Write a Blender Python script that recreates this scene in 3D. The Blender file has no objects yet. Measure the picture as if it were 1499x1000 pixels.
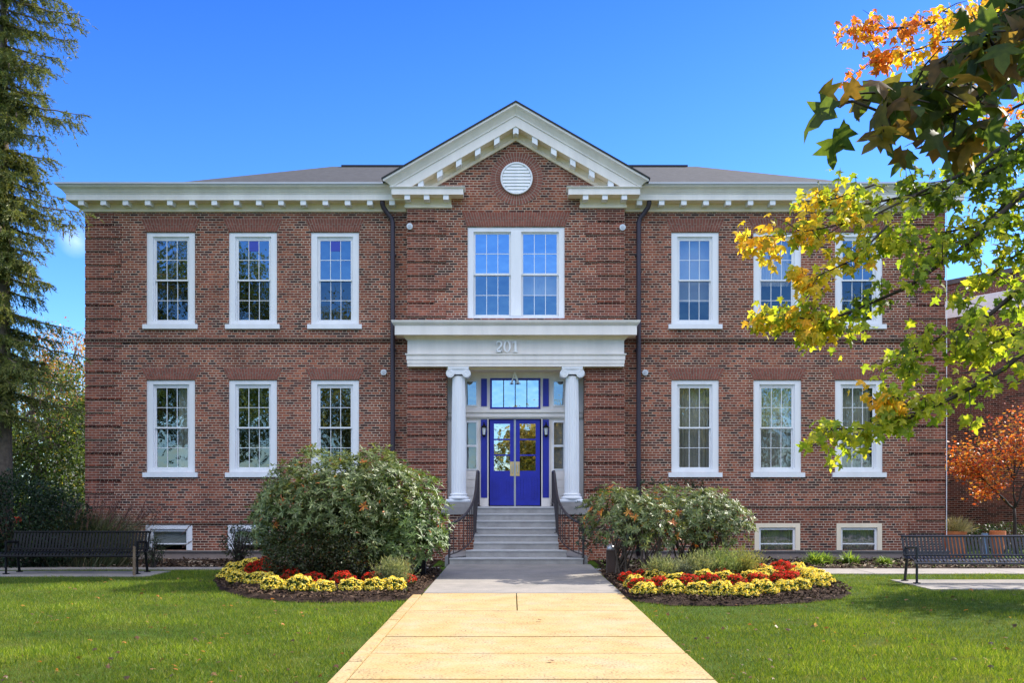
import bpy, math, random
import numpy as np
from mathutils import Vector, Matrix
random.seed(7); rng = np.random.default_rng(7)
R = math.radians
# ------------------------------------------------------------------ camera / sky / sun
sc = bpy.context.scene
F = 1400.0; CY = -23.33; EYE = 1.56; HZ = 720.0
cam = bpy.data.cameras.new('camera'); co = bpy.data.objects.new('camera', cam)
sc.collection.objects.link(co); sc.camera = co
co.location = (0, CY, EYE); co.rotation_euler = (R(90), 0, 0)
cam.sensor_width = 36; cam.lens = 36*F/1499; cam.shift_y = 0.1468; cam.shift_x = 0.0
cam.clip_start = 0.05; cam.clip_end = 2000
SUN = Vector((1.15, 0.68, 1.0)).normalized()
w = bpy.data.worlds.new("World"); sc.world = w; w.use_nodes = True
nt = w.node_tree; N = nt.nodes; L = nt.links
bg = N['Background']
sky = N.new('ShaderNodeTexSky'); sky.sky_type = 'NISHITA'; sky.sun_disc = False
sky.sun_elevation = math.asin(SUN.z); sky.sun_rotation = math.atan2(SUN.x, SUN.y)
sky.air_density = 1.0; sky.dust_density = 0.3; sky.ozone_density = 3.0; sky.altitude = 0
hs = N.new('ShaderNodeHueSaturation'); hs.inputs['Saturation'].default_value = 1.22
hs.inputs['Hue'].default_value = 0.5
L.new(sky.outputs[0], hs.inputs['Color'])
# a small wisp of cloud low on the left, where the photograph has one
tc = N.new('ShaderNodeTexCoord')
cd = Vector((-10.45, 22.9, 6.0)).normalized()
dot = N.new('ShaderNodeVectorMath'); dot.operation = 'DISTANCE'; dot.inputs[1].default_value = cd
nrm = N.new('ShaderNodeVectorMath'); nrm.operation = 'NORMALIZE'
L.new(tc.outputs['Generated'], nrm.inputs[0]); L.new(nrm.outputs[0], dot.inputs[0])
mr = N.new('ShaderNodeMapRange'); mr.inputs[1].default_value = 0.0; mr.inputs[2].default_value = 0.016
mr.inputs[3].default_value = .55; mr.inputs[4].default_value = 0
L.new(dot.outputs['Value'], mr.inputs[0])
cn = N.new('ShaderNodeTexNoise'); cn.inputs['Scale'].default_value = 60; cn.inputs['Detail'].default_value = 6
L.new(nrm.outputs[0], cn.inputs['Vector'])
cm = N.new('ShaderNodeMath'); cm.operation = 'MULTIPLY'; L.new(mr.outputs[0], cm.inputs[0]); L.new(cn.outputs[0], cm.inputs[1])
cmx = N.new('ShaderNodeMixRGB'); L.new(cm.outputs[0], cmx.inputs[0]); L.new(hs.outputs[0], cmx.inputs[1])
cmx.inputs[2].default_value = (6, 6.6, 7.2, 1)
# clear deep blue ahead and low down, an added unseen bright patch high behind the viewer to fill the shaded facade
ti = N.new('ShaderNodeMixRGB'); ti.blend_type = 'MULTIPLY'; ti.inputs[0].default_value = 1; ti.inputs[2].default_value = (.30,.48,.98,1); L.new(hs.outputs[0], ti.inputs[1])
tr_ = N.new('ShaderNodeValToRGB'); e_ = tr_.color_ramp.elements; e_[0].position = .02; e_[0].color = (.60,.78,1,1); e_[1].position = .46; e_[1].color = (.26,.43,.86,1); L.new(ti.outputs[0], cmx.inputs[1])
sx = N.new('ShaderNodeSeparateXYZ'); L.new(nrm.outputs[0], sx.inputs[0])
L.new(sx.outputs[2], tr_.inputs[0]); L.new(tr_.outputs[0], ti.inputs[2])
ma = N.new('ShaderNodeMapRange'); ma.interpolation_type = 'SMOOTHSTEP'; L.new(sx.outputs[1], ma.inputs[0]); ma.inputs[1].default_value = .12; ma.inputs[2].default_value = -.35
mb_ = N.new('ShaderNodeMapRange'); mb_.interpolation_type = 'SMOOTHSTEP'; L.new(sx.outputs[2], mb_.inputs[0]); mb_.inputs[1].default_value = .26; mb_.inputs[2].default_value = .55
m1 = N.new('ShaderNodeMath'); m1.operation = 'MULTIPLY'; L.new(ma.outputs[0], m1.inputs[0]); L.new(mb_.outputs[0], m1.inputs[1])
n2 = N.new('ShaderNodeTexNoise'); n2.inputs['Scale'].default_value = 3; n2.inputs['Detail'].default_value = 6; L.new(nrm.outputs[0], n2.inputs['Vector'])
m2 = N.new('ShaderNodeMath'); m2.operation = 'MULTIPLY_ADD'; L.new(n2.outputs[0], m2.inputs[0]); m2.inputs[1].default_value = .8; m2.inputs[2].default_value = .4
m3 = N.new('ShaderNodeMath'); m3.operation = 'MULTIPLY'; m3.use_clamp = True; L.new(m1.outputs[0], m3.inputs[0]); L.new(m2.outputs[0], m3.inputs[1])
cb2 = N.new('ShaderNodeMixRGB'); L.new(m3.outputs[0], cb2.inputs[0]); L.new(cmx.outputs[0], cb2.inputs[1]); cb2.inputs[2].default_value = (8.2, 8.5, 9.3, 1)
L.new(cb2.outputs[0], bg.inputs['Color']); bg.inputs['Strength'].default_value = 0.13
sl = bpy.data.lights.new('sun', 'SUN'); sl.energy = 4.0; sl.angle = R(0.53); sl.color = (1, 0.93, 0.82)
so = bpy.data.objects.new('sun', sl); sc.collection.objects.link(so)
so.rotation_euler = SUN.to_track_quat('Z', 'Y').to_euler(); so.location = (30, 20, 30)
sc.view_settings.view_transform = 'Standard'; sc.view_settings.look = 'None'
sc.view_settings.gamma = 1.0; sc.view_settings.exposure = 1.35
sc.render.engine = 'CYCLES'; sc.cycles.max_bounces = 8; sc.cycles.transparent_max_bounces = 12
# ------------------------------------------------------------------ helpers
def S(y): return F/(y-CY)                      # photo pixels per metre on the plane y
def X(px, y=0.0): return (px-750.0)/S(y)
def Z(py, y=0.0): return EYE-(py-HZ)/S(y)
def G(px, py):                                 # a point of level ground seen at a photo pixel
    D = EYE*F/(py-HZ); return ((px-750.0)*D/F, CY+D)
def gz(y):                                     # the ground dips a little towards the building
    t = np.clip((np.asarray(y, float)+4.3)/3.0, 0, 1); return -0.1*t*t*(3-2*t)
COL = sc.collection.objects
def link(o, parent=None):
    COL.link(o)
    if parent is not None:
        o.parent = parent
        if parent.type == 'EMPTY': o.matrix_parent_inverse = Matrix.Translation(-parent.location)
    return o
def tag(o, label=None, cat=None, group=None, kind=None):
    if label: o['label'] = label
    if cat: o['category'] = cat
    if group: o['group'] = group
    if kind: o['kind'] = kind
    return o
def root(name, loc, label, cat, group=None):
    o = bpy.data.objects.new(name, None); o.location = loc; o.empty_display_size = 0.2
    COL.link(o); return tag(o, label, cat, group)
class MB:
    def __init__(s): s.v = []; s.f = []
    def add(s, vs, fs):
        b = len(s.v); s.v += [tuple(p) for p in vs]; s.f += [tuple(i+b for i in f) for f in fs]; return s
    def box(s, x0, x1, y0, y1, z0, z1):
        return s.add([(x0,y0,z0),(x1,y0,z0),(x1,y1,z0),(x0,y1,z0),(x0,y0,z1),(x1,y0,z1),(x1,y1,z1),(x0,y1,z1)],
            [(0,3,2,1),(4,5,6,7),(0,1,5,4),(1,2,6,5),(2,3,7,6),(3,0,4,7)])
    def prism(s, poly, y0, y1):                # polygon (x,z), counter-clockwise seen from -y, pushed from y0 (front) to y1
        n = len(poly); vs = [(x, y0, z) for x, z in poly]+[(x, y1, z) for x, z in poly]
        return s.add(vs, [tuple(range(n)), tuple(range(2*n-1, n-1, -1))]+[((i+1)%n, i, n+i, n+(i+1)%n) for i in range(n)])
    def slab(s, poly, z0, z1):                 # polygon (x,y) in plan
        n = len(poly); vs = [(x, y, z0) for x, y in poly]+[(x, y, z1) for x, y in poly]
        return s.add(vs, [tuple(range(n-1, -1, -1)), tuple(range(n, 2*n))]+[(i, (i+1)%n, n+(i+1)%n, n+i) for i in range(n)])
    def tube(s, pts, rad, n=8, caps=True):
        pts = [Vector(p) for p in pts]; m = len(pts)
        if not hasattr(rad, '__len__'): rad = [rad]*m
        b = len(s.v); up = None
        for i, p in enumerate(pts):
            t = (pts[min(i+1, m-1)]-pts[max(i-1, 0)]).normalized()
            if up is None: up = Vector((0, 0, 1)) if abs(t.z) < 0.9 else Vector((0, 1, 0))
            a = t.cross(up).normalized(); c = a.cross(t).normalized(); up = c
            for k in range(n):
                q = p+(a*math.cos(2*math.pi*k/n)+c*math.sin(2*math.pi*k/n))*rad[i]; s.v.append(tuple(q))
        for i in range(m-1):
            for k in range(n):
                s.f.append((b+i*n+k, b+i*n+(k+1)%n, b+(i+1)*n+(k+1)%n, b+(i+1)*n+k))
        if caps: s.f.append(tuple(b+k for k in range(n-1, -1, -1))); s.f.append(tuple(b+(m-1)*n+k for k in range(n)))
        return s
    def lathe(s, cx, cy, prof, n=24, flute=0.0, fz=(0, 0)):
        b = len(s.v); m = len(prof)
        for r, z in prof:
            for k in range(n):
                a = 2*math.pi*k/n; rr = r*(1-flute*(k % 2)) if fz[0] <= z <= fz[1] else r
                s.v.append((cx+rr*math.cos(a), cy+rr*math.sin(a), z))
        for i in range(m-1):
            for k in range(n): s.f.append((b+i*n+k, b+i*n+(k+1)%n, b+(i+1)*n+(k+1)%n, b+(i+1)*n+k))
        s.f.append(tuple(b+k for k in range(n-1, -1, -1))); s.f.append(tuple(b+(m-1)*n+k for k in range(n)))
        return s
    def build(s, name, mat, parent=None, smooth=False):
        me = bpy.data.meshes.new(name); me.from_pydata(s.v, [], s.f); me.materials.append(mat)
        if smooth:
            me.polygons.foreach_set('use_smooth', [True]*len(me.polygons))
        me.update(); return link(bpy.data.objects.new(name, me), parent)
def np_mesh(name, v, f, mat, parent=None, col=None, smooth=False):
    v = np.asarray(v, np.float32); f = np.asarray(f, np.int32); k = f.shape[1]
    me = bpy.data.meshes.new(name); me.vertices.add(len(v)); me.vertices.foreach_set('co', v.ravel())
    me.loops.add(f.size); me.loops.foreach_set('vertex_index', f.ravel())
    me.polygons.add(len(f)); me.polygons.foreach_set('loop_start', np.arange(0, f.size, k, dtype=np.int32))
    me.polygons.foreach_set('loop_total', np.full(len(f), k, np.int32))
    if smooth: me.polygons.foreach_set('use_smooth', np.ones(len(f), bool))
    if col is not None:
        at = me.color_attributes.new('Col', 'FLOAT_COLOR', 'POINT')
        c4 = np.ones((len(v), 4), np.float32); c4[:, :3] = col; at.data.foreach_set('color', c4.ravel())
    me.update(calc_edges=True); me.materials.append(mat)
    return link(bpy.data.objects.new(name, me), parent)
def unit(a): return a/np.maximum(np.linalg.norm(a, axis=-1, keepdims=True), 1e-9)
def scatter(name, tv, tf, pos, xd, zd, size, col, mat, parent=None):
    """many small leaf-like faces as one mesh: template tv/tf turned so x -> xd, z ~ zd"""
    xd = unit(xd); yd = unit(np.cross(zd, xd)); zd = np.cross(xd, yd); n = len(pos)
    if np.ndim(size) == 0: size = np.full(n, size)
    tv = np.asarray(tv, float)
    v = (tv[None, :, 0, None]*xd[:, None]+tv[None, :, 1, None]*yd[:, None]+tv[None, :, 2, None]*zd[:, None])*size[:, None, None]+pos[:, None]
    f = (np.asarray(tf)[None]+(np.arange(n)*len(tv))[:, None, None]).reshape(-1, len(tf[0]))
    c = np.repeat(col, len(tv), axis=0)
    return np_mesh(name, v.reshape(-1, 3), f, mat, parent, c)
LONG = ([(0,0,0),(.3,.11,.03),(.7,.12,.02),(1,0,-.08),(.7,-.12,.02),(.3,-.11,.03),(.5,0,-.015)], [(0,6,1),(1,6,2),(2,6,3),(3,6,4),(4,6,5),(5,6,0)])
OVAL = ([(0,0,0),(.45,.3,.06),(1,0,-.06),(.45,-.3,.06)], [(0,2,1),(0,3,2)])
NEEDLE = ([(0,.05,0),(1,0,0),(0,-.05,0)], [(0,1,2)])
NEEDLE3 = ([(0,.07,0),(1,0,0),(0,-.07,0),(0,0,.07),(0,0,-.07)], [(0,1,2),(3,1,4)])
MAPLE = ([(0,0,0),(.03,-.14,.02),(.02,-.42,-.09),(.24,-.27,0),(.40,-.62,-.16),(.52,-.40,-.06),(.60,-.17,.01),(.86,-.17,-.05),(1.12,0,-.2),(.86,.17,-.05),(.60,.17,.01),(.52,.40,-.06),(.40,.62,-.16),(.24,.27,0),(.02,.42,-.09),(.03,.14,.02),(.36,0,.06)],
         [(16,i,(i+1)) for i in range(15)]+[(16,15,0)])
def colours(n, base, var=0.25, alt=None, p=0.0):
    c = np.array(base)[rng.integers(0, len(base), n)] if np.ndim(base) == 2 else np.tile(np.array(base, float), (n, 1))
    c = c*(1+var*(rng.random((n, 1))*2-1))
    if alt is not None:
        m = rng.random(n) < p; c[m] = np.array(alt)[rng.integers(0, len(alt), m.sum())]
    return c
# ------------------------------------------------------------------ materials
def new_mat(name):
    m = bpy.data.materials.new(name); m.use_nodes = True; return m, m.node_tree.nodes, m.node_tree.links, m.node_tree.nodes['Principled BSDF']
def ramp(n, stops):
    r = n.new('ShaderNodeValToRGB'); e = r.color_ramp.elements
    while len(e) < len(stops): e.new(0.5)
    for k, (p, c) in enumerate(stops): e[k].position = p; e[k].color = (*c, 1)
    return r
def mottled(name, c, rough=0.6, var=0.12, scale=3.0, bump=0.0, bscale=60, metallic=0, spec=0.5, streak=False):
    m, n, l, b = new_mat(name)
    t = n.new('ShaderNodeTexCoord'); mp = n.new('ShaderNodeMapping'); l.new(t.outputs['Object'], mp.inputs[0])
    if streak: mp.inputs['Scale'].default_value = (1, 1, .15)
    q = n.new('ShaderNodeTexNoise'); q.inputs['Scale'].default_value = scale; q.inputs['Detail'].default_value = 8; q.inputs['Roughness'].default_value = .65
    l.new(mp.outputs[0], q.inputs['Vector'])
    r = ramp(n, [(.3, [x*(1-var) for x in c]), (.7, [min(x*(1+var), 1) for x in c])]); l.new(q.outputs[0], r.inputs[0])
    l.new(r.outputs[0], b.inputs['Base Color']); b.inputs['Roughness'].default_value = rough; b.inputs['Metallic'].default_value = metallic
    b.inputs['Specular IOR Level'].default_value = spec
    if bump:
        q2 = n.new('ShaderNodeTexNoise'); q2.inputs['Scale'].default_value = bscale; q2.inputs['Detail'].default_value = 5
        l.new(t.outputs['Object'], q2.inputs['Vector'])
        bp = n.new('ShaderNodeBump'); bp.inputs['Strength'].default_value = bump; bp.inputs['Distance'].default_value = .02
        l.new(q2.outputs[0], bp.inputs['Height']); l.new(bp.outputs[0], b.inputs['Normal'])
    return m
def brick_mat(name, tones, mortar, bw=.19, bh=.0605, ms=.0072, squash=True, ax=(1, 1), tint=1.0):
    m, n, l, b = new_mat(name)
    t = n.new('ShaderNodeTexCoord'); sp = n.new('ShaderNodeSeparateXYZ'); l.new(t.outputs['Object'], sp.inputs[0])
    ad = n.new('ShaderNodeMath'); ay = n.new('ShaderNodeMath'); ay.operation = 'MULTIPLY'; ay.inputs[1].default_value = ax[1]; l.new(sp.outputs[1], ay.inputs[0])
    ad.operation = 'MULTIPLY_ADD'; ad.inputs[1].default_value = ax[0]; l.new(sp.outputs[0], ad.inputs[0]); l.new(ay.outputs[0], ad.inputs[2])
    cb = n.new('ShaderNodeCombineXYZ'); l.new(ad.outputs[0], cb.inputs[0]); l.new(sp.outputs[2], cb.inputs[1])
    k = n.new('ShaderNodeTexBrick'); l.new(cb.outputs[0], k.inputs['Vector'])
    k.inputs['Scale'].default_value = 1; k.inputs['Brick Width'].default_value = bw; k.inputs['Row Height'].default_value = bh
    k.inputs['Mortar Size'].default_value = ms; k.inputs['Mortar Smooth'].default_value = .15; k.inputs['Bias'].default_value = 0
    k.inputs['Color1'].default_value = (0,0,0,1); k.inputs['Color2'].default_value = (1,1,1,1); k.inputs['Mortar'].default_value = (.5,.5,.5,1)
    k.offset = .5; k.offset_frequency = 2
    if squash: k.squash = .5; k.squash_frequency = 6
    ns = len(tones); r = ramp(n, [((i+.5)/ns, c) for i, c in enumerate(tones)]); l.new(k.outputs['Color'], r.inputs[0])
    q = n.new('ShaderNodeTexNoise'); q.inputs['Scale'].default_value = 0.7; q.inputs['Detail'].default_value = 6; l.new(t.outputs['Object'], q.inputs['Vector'])
    r2 = ramp(n, [(.3, (.72*tint,)*3), (.7, (1.22*tint,)*3)]); l.new(q.outputs[0], r2.inputs[0])
    mps = n.new('ShaderNodeMapping'); mps.inputs['Scale'].default_value = (2.2, 2.2, .22); l.new(t.outputs['Object'], mps.inputs[0])
    qs = n.new('ShaderNodeTexNoise'); qs.inputs['Scale'].default_value = 1.5; qs.inputs['Detail'].default_value = 8; qs.inputs['Roughness'].default_value = .7; l.new(mps.outputs[0], qs.inputs['Vector'])
    rs = ramp(n, [(.32, (.62,.6,.6)), (.5, (1,1,1)), (.72, (1.2,1.15,1.1))]); l.new(qs.outputs[0], rs.inputs[0])
    ms_ = n.new('ShaderNodeMixRGB'); ms_.blend_type = 'MULTIPLY'; ms_.inputs[0].default_value = 1; l.new(r.outputs[0], ms_.inputs[1]); l.new(rs.outputs[0], ms_.inputs[2])
    mu = n.new('ShaderNodeMixRGB'); mu.blend_type = 'MULTIPLY'; mu.inputs[0].default_value = 1; l.new(ms_.outputs[0], mu.inputs[1]); l.new(r2.outputs[0], mu.inputs[2])
    q3 = n.new('ShaderNodeTexNoise'); q3.inputs['Scale'].default_value = 1.3; l.new(t.outputs['Object'], q3.inputs['Vector'])
    r3 = ramp(n, [(.3, [x*.7 for x in mortar]), (.7, [x*1.15 for x in mortar])]); l.new(q3.outputs[0], r3.inputs[0])
    mx = n.new('ShaderNodeMixRGB'); l.new(k.outputs['Fac'], mx.inputs[0]); l.new(mu.outputs[0], mx.inputs[1]); l.new(r3.outputs[0], mx.inputs[2])
    l.new(mx.outputs[0], b.inputs['Base Color']); b.inputs['Roughness'].default_value = .9
    b.inputs['Specular IOR Level'].default_value = .2
    iv = n.new('ShaderNodeMath'); iv.operation = 'SUBTRACT'; iv.inputs[0].default_value = 1; l.new(k.outputs['Fac'], iv.inputs[1])
    bp = n.new('ShaderNodeBump'); bp.inputs['Strength'].default_value = .6; bp.inputs['Distance'].default_value = .01
    l.new(iv.outputs[0], bp.inputs['Height']); l.new(bp.outputs[0], b.inputs['Normal'])
    return m
def leaf_mat(name, trans=0.45, rough=0.45, spec=0.4):
    m, n, l, b = new_mat(name)
    a = n.new('ShaderNodeVertexColor'); a.layer_name = 'Col'
    tcl = n.new('ShaderNodeTexCoord'); ql = n.new('ShaderNodeTexNoise'); ql.inputs['Scale'].default_value = 38; ql.inputs['Detail'].default_value = 6; l.new(tcl.outputs['Object'], ql.inputs['Vector'])
    rl = ramp(n, [(.35, (.68,.74,.7)), (.65, (1.25,1.18,1.1))]); l.new(ql.outputs[0], rl.inputs[0])
    aa = n.new('ShaderNodeMixRGB'); aa.blend_type = 'MULTIPLY'; aa.inputs[0].default_value = 1; l.new(a.outputs[0], aa.inputs[1]); l.new(rl.outputs[0], aa.inputs[2]); a = aa
    l.new(a.outputs[0], b.inputs['Base Color']); b.inputs['Roughness'].default_value = rough; b.inputs['Specular IOR Level'].default_value = spec
    tr = n.new('ShaderNodeBsdfTranslucent')
    g = n.new('ShaderNodeMixRGB'); g.blend_type = 'MULTIPLY'; g.inputs[0].default_value = 1; l.new(a.outputs[0], g.inputs[1]); g.inputs[2].default_value = (1.7, 1.6, .8, 1)
    l.new(g.outputs[0], tr.inputs[0])
    mx = n.new('ShaderNodeMixShader'); mx.inputs[0].default_value = trans
    l.new(b.outputs[0], mx.inputs[1]); l.new(tr.outputs[0], mx.inputs[2]); l.new(mx.outputs[0], n['Material Output'].inputs[0])
    return m
REDS = [(.055,.028,.026),(.145,.046,.031),(.235,.070,.042),(.28,.086,.048),(.335,.11,.06),(.20,.058,.038),(.245,.073,.043),(.095,.039,.032)]
MORT = (.54,.41,.31)
M = dict(
 brick=brick_mat('red_brick', REDS, MORT),
 quoin=brick_mat('quoin_brick', [(.115,.038,.028),(.205,.062,.04),(.28,.086,.05),(.16,.048,.034),(.24,.071,.043)], (.50,.38,.29), squash=False, ms=.0055),
 band=brick_mat('header_brick', [(.03,.015,.012),(.07,.025,.018),(.10,.035,.024)], (.24,.18,.13), bw=.1, bh=.06, squash=False),
 arch=mottled('arch_brick', (.23,.078,.053), .9, .35, 9),
 mortar=mottled('mortar', (.36,.29,.235), .95, .15, 4),
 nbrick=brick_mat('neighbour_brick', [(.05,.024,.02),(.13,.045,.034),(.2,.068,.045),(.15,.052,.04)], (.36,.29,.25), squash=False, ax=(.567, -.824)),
 cream_bounce=mottled('cream_paint_bounce_tint', (.84,.71,.53), .5, .09, 2.6, streak=True),  # warm bounce light on undersides is mixed into this paint colour
 bright=mottled('letter_white', (.9,.9,.9), .4, .02, 4),
 white=mottled('white_paint', (.78,.79,.81), .45, .06, 4, streak=True),
 trim=mottled('white_trim_paint', (.81,.755,.70), .5, .10, 2.6, streak=True),
 grey=mottled('gutter_metal', (.48,.49,.52), .4, .05, 2),
 stone=mottled('grey_stone', (.25,.235,.225), .85, .15, 4, .3, 40),
 step=mottled('step_concrete', (.30,.29,.28), .85, .22, 3.5, .3, 50),
 nosing=mottled('step_nosing', (.42,.42,.42), .8, .1, 5),
 found=mottled('foundation_concrete', (.25,.195,.17), .9, .15, 2, .3, 30),
 ledge=mottled('ledge_stone', (.10,.09,.09), .8, .2, 4),
 roof=mottled('roof_shingle', (.042,.042,.043), .95, .35, 6),
 rooftrim=mottled('roof_edge', (.015,.015,.017), .7, .1, 4),
 blue=mottled('blue_paint', (.013,.02,.34), .4, .15, 3),
 brass=mottled('brass', (.75,.52,.25), .3, .1, 5, metallic=.7),
 alu=mottled('aluminium', (.55,.55,.56), .35, .05, 5, metallic=.6),
 pipe=mottled('downspout_paint', (.035,.024,.035), .45, .1, 2),
 black=mottled('black_metal', (.004,.004,.005), .6, .2, 5, spec=.2),
 navy=mottled('bench_metal', (.012,.013,.02), .35, .2, 5),
 rail=mottled('rail_metal', (.035,.026,.027), .5, .2, 5),
 dark=mottled('room_dark', (.035,.033,.03), .9, .2, 2),
 curtain=mottled('curtain_cloth', (.62,.58,.48), .9, .08, 2),
 blind=mottled('blind_cloth', (.50,.50,.48), .9, .05, 2),
 terra=mottled('terracotta', (.55,.16,.05), .8, .12, 6),
 bluepot=mottled('blue_glaze', (.15,.25,.42), .3, .12, 6),
 bark=mottled('bark', (.10,.075,.055), .95, .35, 12, .6, 30),
 darkbark=mottled('dark_bark', (.035,.027,.022), .95, .3, 12),
 wood=mottled('weathered_wood', (.16,.11,.07), .9, .3, 8),
 brownbox=mottled('brown_metal', (.05,.028,.02), .5, .2, 3),
 sticker=mottled('blue_sticker', (.03,.06,.42), .5, .1, 8),
 lens=mottled('lamp_lens', (.62,.66,.7), .2, .05, 8),
 rleaf=leaf_mat('rhododendron_leaf', .25, .42, .35), leaf=leaf_mat('leaf', .42), maple=leaf_mat('maple_leaf', .6, .5, .3),
 needle=leaf_mat('spruce_needle', .3, .5), petal=leaf_mat('petal', .25, .7, .2), blade=leaf_mat('grass_blade', .4, .5, .3),
 chip=leaf_mat('bark_chip', 0.0, .9, .1),
)
def glass_mat(name, fac, tint):
    m, n, l, b = new_mat(name); n.remove(b)
    t = n.new('ShaderNodeBsdfTransparent'); t.inputs[0].default_value = (*tint, 1)
    g = n.new('ShaderNodeBsdfGlossy'); g.inputs['Roughness'].default_value = 0.015; g.inputs[0].default_value = (.9,.95,1,1)
    tc = n.new('ShaderNodeTexCoord'); q = n.new('ShaderNodeTexNoise'); q.inputs['Scale'].default_value = 2.5; l.new(tc.outputs['Object'], q.inputs['Vector'])
    bp = n.new('ShaderNodeBump'); bp.inputs['Strength'].default_value = .25; bp.inputs['Distance'].default_value = .02; l.new(q.outputs[0], bp.inputs['Height']); l.new(bp.outputs[0], g.inputs['Normal'])
    mx = n.new('ShaderNodeMixShader'); mx.inputs[0].default_value = fac
    l.new(t.outputs[0], mx.inputs[1]); l.new(g.outputs[0], mx.inputs[2]); l.new(mx.outputs[0], n['Material Output'].inputs[0]); return m
M['glass'] = glass_mat('window_glass', .32, (.8,.85,.85)); M['screen'] = glass_mat('window_glass_screened', .15, (.55,.58,.6)); M['mirror'] = glass_mat('door_glass', .6, (.5,.5,.5))
def concrete(name, c, stain, patch, fleck=True):
    m, n, l, b = new_mat(name); t = n.new('ShaderNodeTexCoord')
    q = n.new('ShaderNodeTexNoise'); q.inputs['Scale'].default_value = 1.6; q.inputs['Detail'].default_value = 9; q.inputs['Roughness'].default_value = .7; l.new(t.outputs['Object'], q.inputs['Vector'])
    r = ramp(n, [(.32, stain), (.5, c), (.68, patch)]); l.new(q.outputs[0], r.inputs[0])
    v = n.new('ShaderNodeTexNoise'); v.inputs['Scale'].default_value = 42; v.inputs['Detail'].default_value = 3; l.new(t.outputs['Object'], v.inputs['Vector'])
    q2 = n.new('ShaderNodeTexNoise'); q2.inputs['Scale'].default_value = 3.0; q2.inputs['Detail'].default_value = 3; l.new(t.outputs['Object'], q2.inputs['Vector'])
    ad = n.new('ShaderNodeMath'); ad.operation = 'MULTIPLY_ADD'; l.new(q2.outputs[0], ad.inputs[0]); ad.inputs[1].default_value = .35; l.new(v.outputs[0], ad.inputs[2])
    r2 = ramp(n, [(.49, (.2,.19,.18)), (.57, (.92,.92,.92)), (.66, (1,1,1)), (.82, (1.2,1.2,1.2))]); l.new(ad.outputs[0], r2.inputs[0])
    mu = n.new('ShaderNodeMixRGB'); mu.blend_type = 'MULTIPLY'; mu.inputs[0].default_value = .9 if fleck else .3
    l.new(r.outputs[0], mu.inputs[1]); l.new(r2.outputs[0], mu.inputs[2]); l.new(mu.outputs[0], b.inputs['Base Color']); b.inputs['Roughness'].default_value = .9
    bp = n.new('ShaderNodeBump'); bp.inputs['Strength'].default_value = .35; bp.inputs['Distance'].default_value = .006; l.new(v.outputs[0], bp.inputs['Height']); l.new(bp.outputs[0], b.inputs['Normal'])
    return m
M['path'] = concrete('stained_concrete', (.41,.28,.115), (.39,.30,.17), (.42,.25,.08))
M['walk'] = concrete('grey_concrete', (.25,.225,.195), (.19,.175,.15), (.30,.265,.225), False)
def ground_mat(name, c1, c2, c3, sc1=1.2, sc2=40):
    m, n, l, b = new_mat(name); t = n.new('ShaderNodeTexCoord')
    q = n.new('ShaderNodeTexNoise'); q.inputs['Scale'].default_value = sc1; q.inputs['Detail'].default_value = 8; l.new(t.outputs['Object'], q.inputs['Vector'])
    q2 = n.new('ShaderNodeTexNoise'); q2.inputs['Scale'].default_value = sc2; q2.inputs['Detail'].default_value = 4; l.new(t.outputs['Object'], q2.inputs['Vector'])
    r = ramp(n, [(.3, c1), (.5, c2), (.7, c3)]); l.new(q.outputs[0], r.inputs[0])
    r2 = ramp(n, [(.3, (.5,.5,.5)), (.7, (1.3,1.3,1.3))]); l.new(q2.outputs[0], r2.inputs[0])
    mu = n.new('ShaderNodeMixRGB'); mu.blend_type = 'MULTIPLY'; mu.inputs[0].default_value = 1; l.new(r.outputs[0], mu.inputs[1]); l.new(r2.outputs[0], mu.inputs[2])
    l.new(mu.outputs[0], b.inputs['Base Color']); b.inputs['Roughness'].default_value = .95; b.inputs['Specular IOR Level'].default_value = .1
    bp = n.new('ShaderNodeBump'); bp.inputs['Strength'].default_value = 1; bp.inputs['Distance'].default_value = .02; l.new(q2.outputs[0], bp.inputs['Height']); l.new(bp.outputs[0], b.inputs['Normal'])
    return m
M['lawn'] = ground_mat('turf_soil', (.04,.08,.008), (.06,.11,.010), (.09,.12,.014))
M['mulch'] = ground_mat('mulch', (.022,.014,.010), (.04,.024,.017), (.075,.05,.035), 3, 70)
# ------------------------------------------------------------------ ground
XC = 0.09
ys = [-90,-40,-20,-12,-8,-6,-5,-4.3,-3.8,-3.3,-2.8,-2.3,-1.8,-1.3,-.5,5,20,60,200]; xs = [-200,-60,-20,-10,-5,-2,0,2,5,10,20,60,200]
g = MB(); g.v = [(x, y, float(gz(y))) for y in ys for x in xs]
nx = len(xs); g.f = [(j*nx+i, j*nx+i+1, (j+1)*nx+i+1, (j+1)*nx+i) for j in range(len(ys)-1) for i in range(nx-1)]
tag(g.build('ground', M['lawn']), kind='structure')
def strip(name, x0, x1, y0, y1, mat, dz, n=14, kind='structure'):
    b = MB(); yy = np.linspace(y0, y1, n)
    for i, y in enumerate(yy): b.v += [(x0, y, float(gz(y))+dz), (x1, y, float(gz(y))+dz)]
    b.f = [(2*i, 2*i+1, 2*i+3, 2*i+2) for i in range(n-1)]
    return tag(b.build(name, mat), kind=kind)
strip('mulch_border', -16, -1.75, -3.75, -.04, M['mulch'], .012)
strip('mulch_border', 1.95, 17, -3.95, -.04, M['mulch'], .012)
PL, PR = -1.335, 1.655
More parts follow.
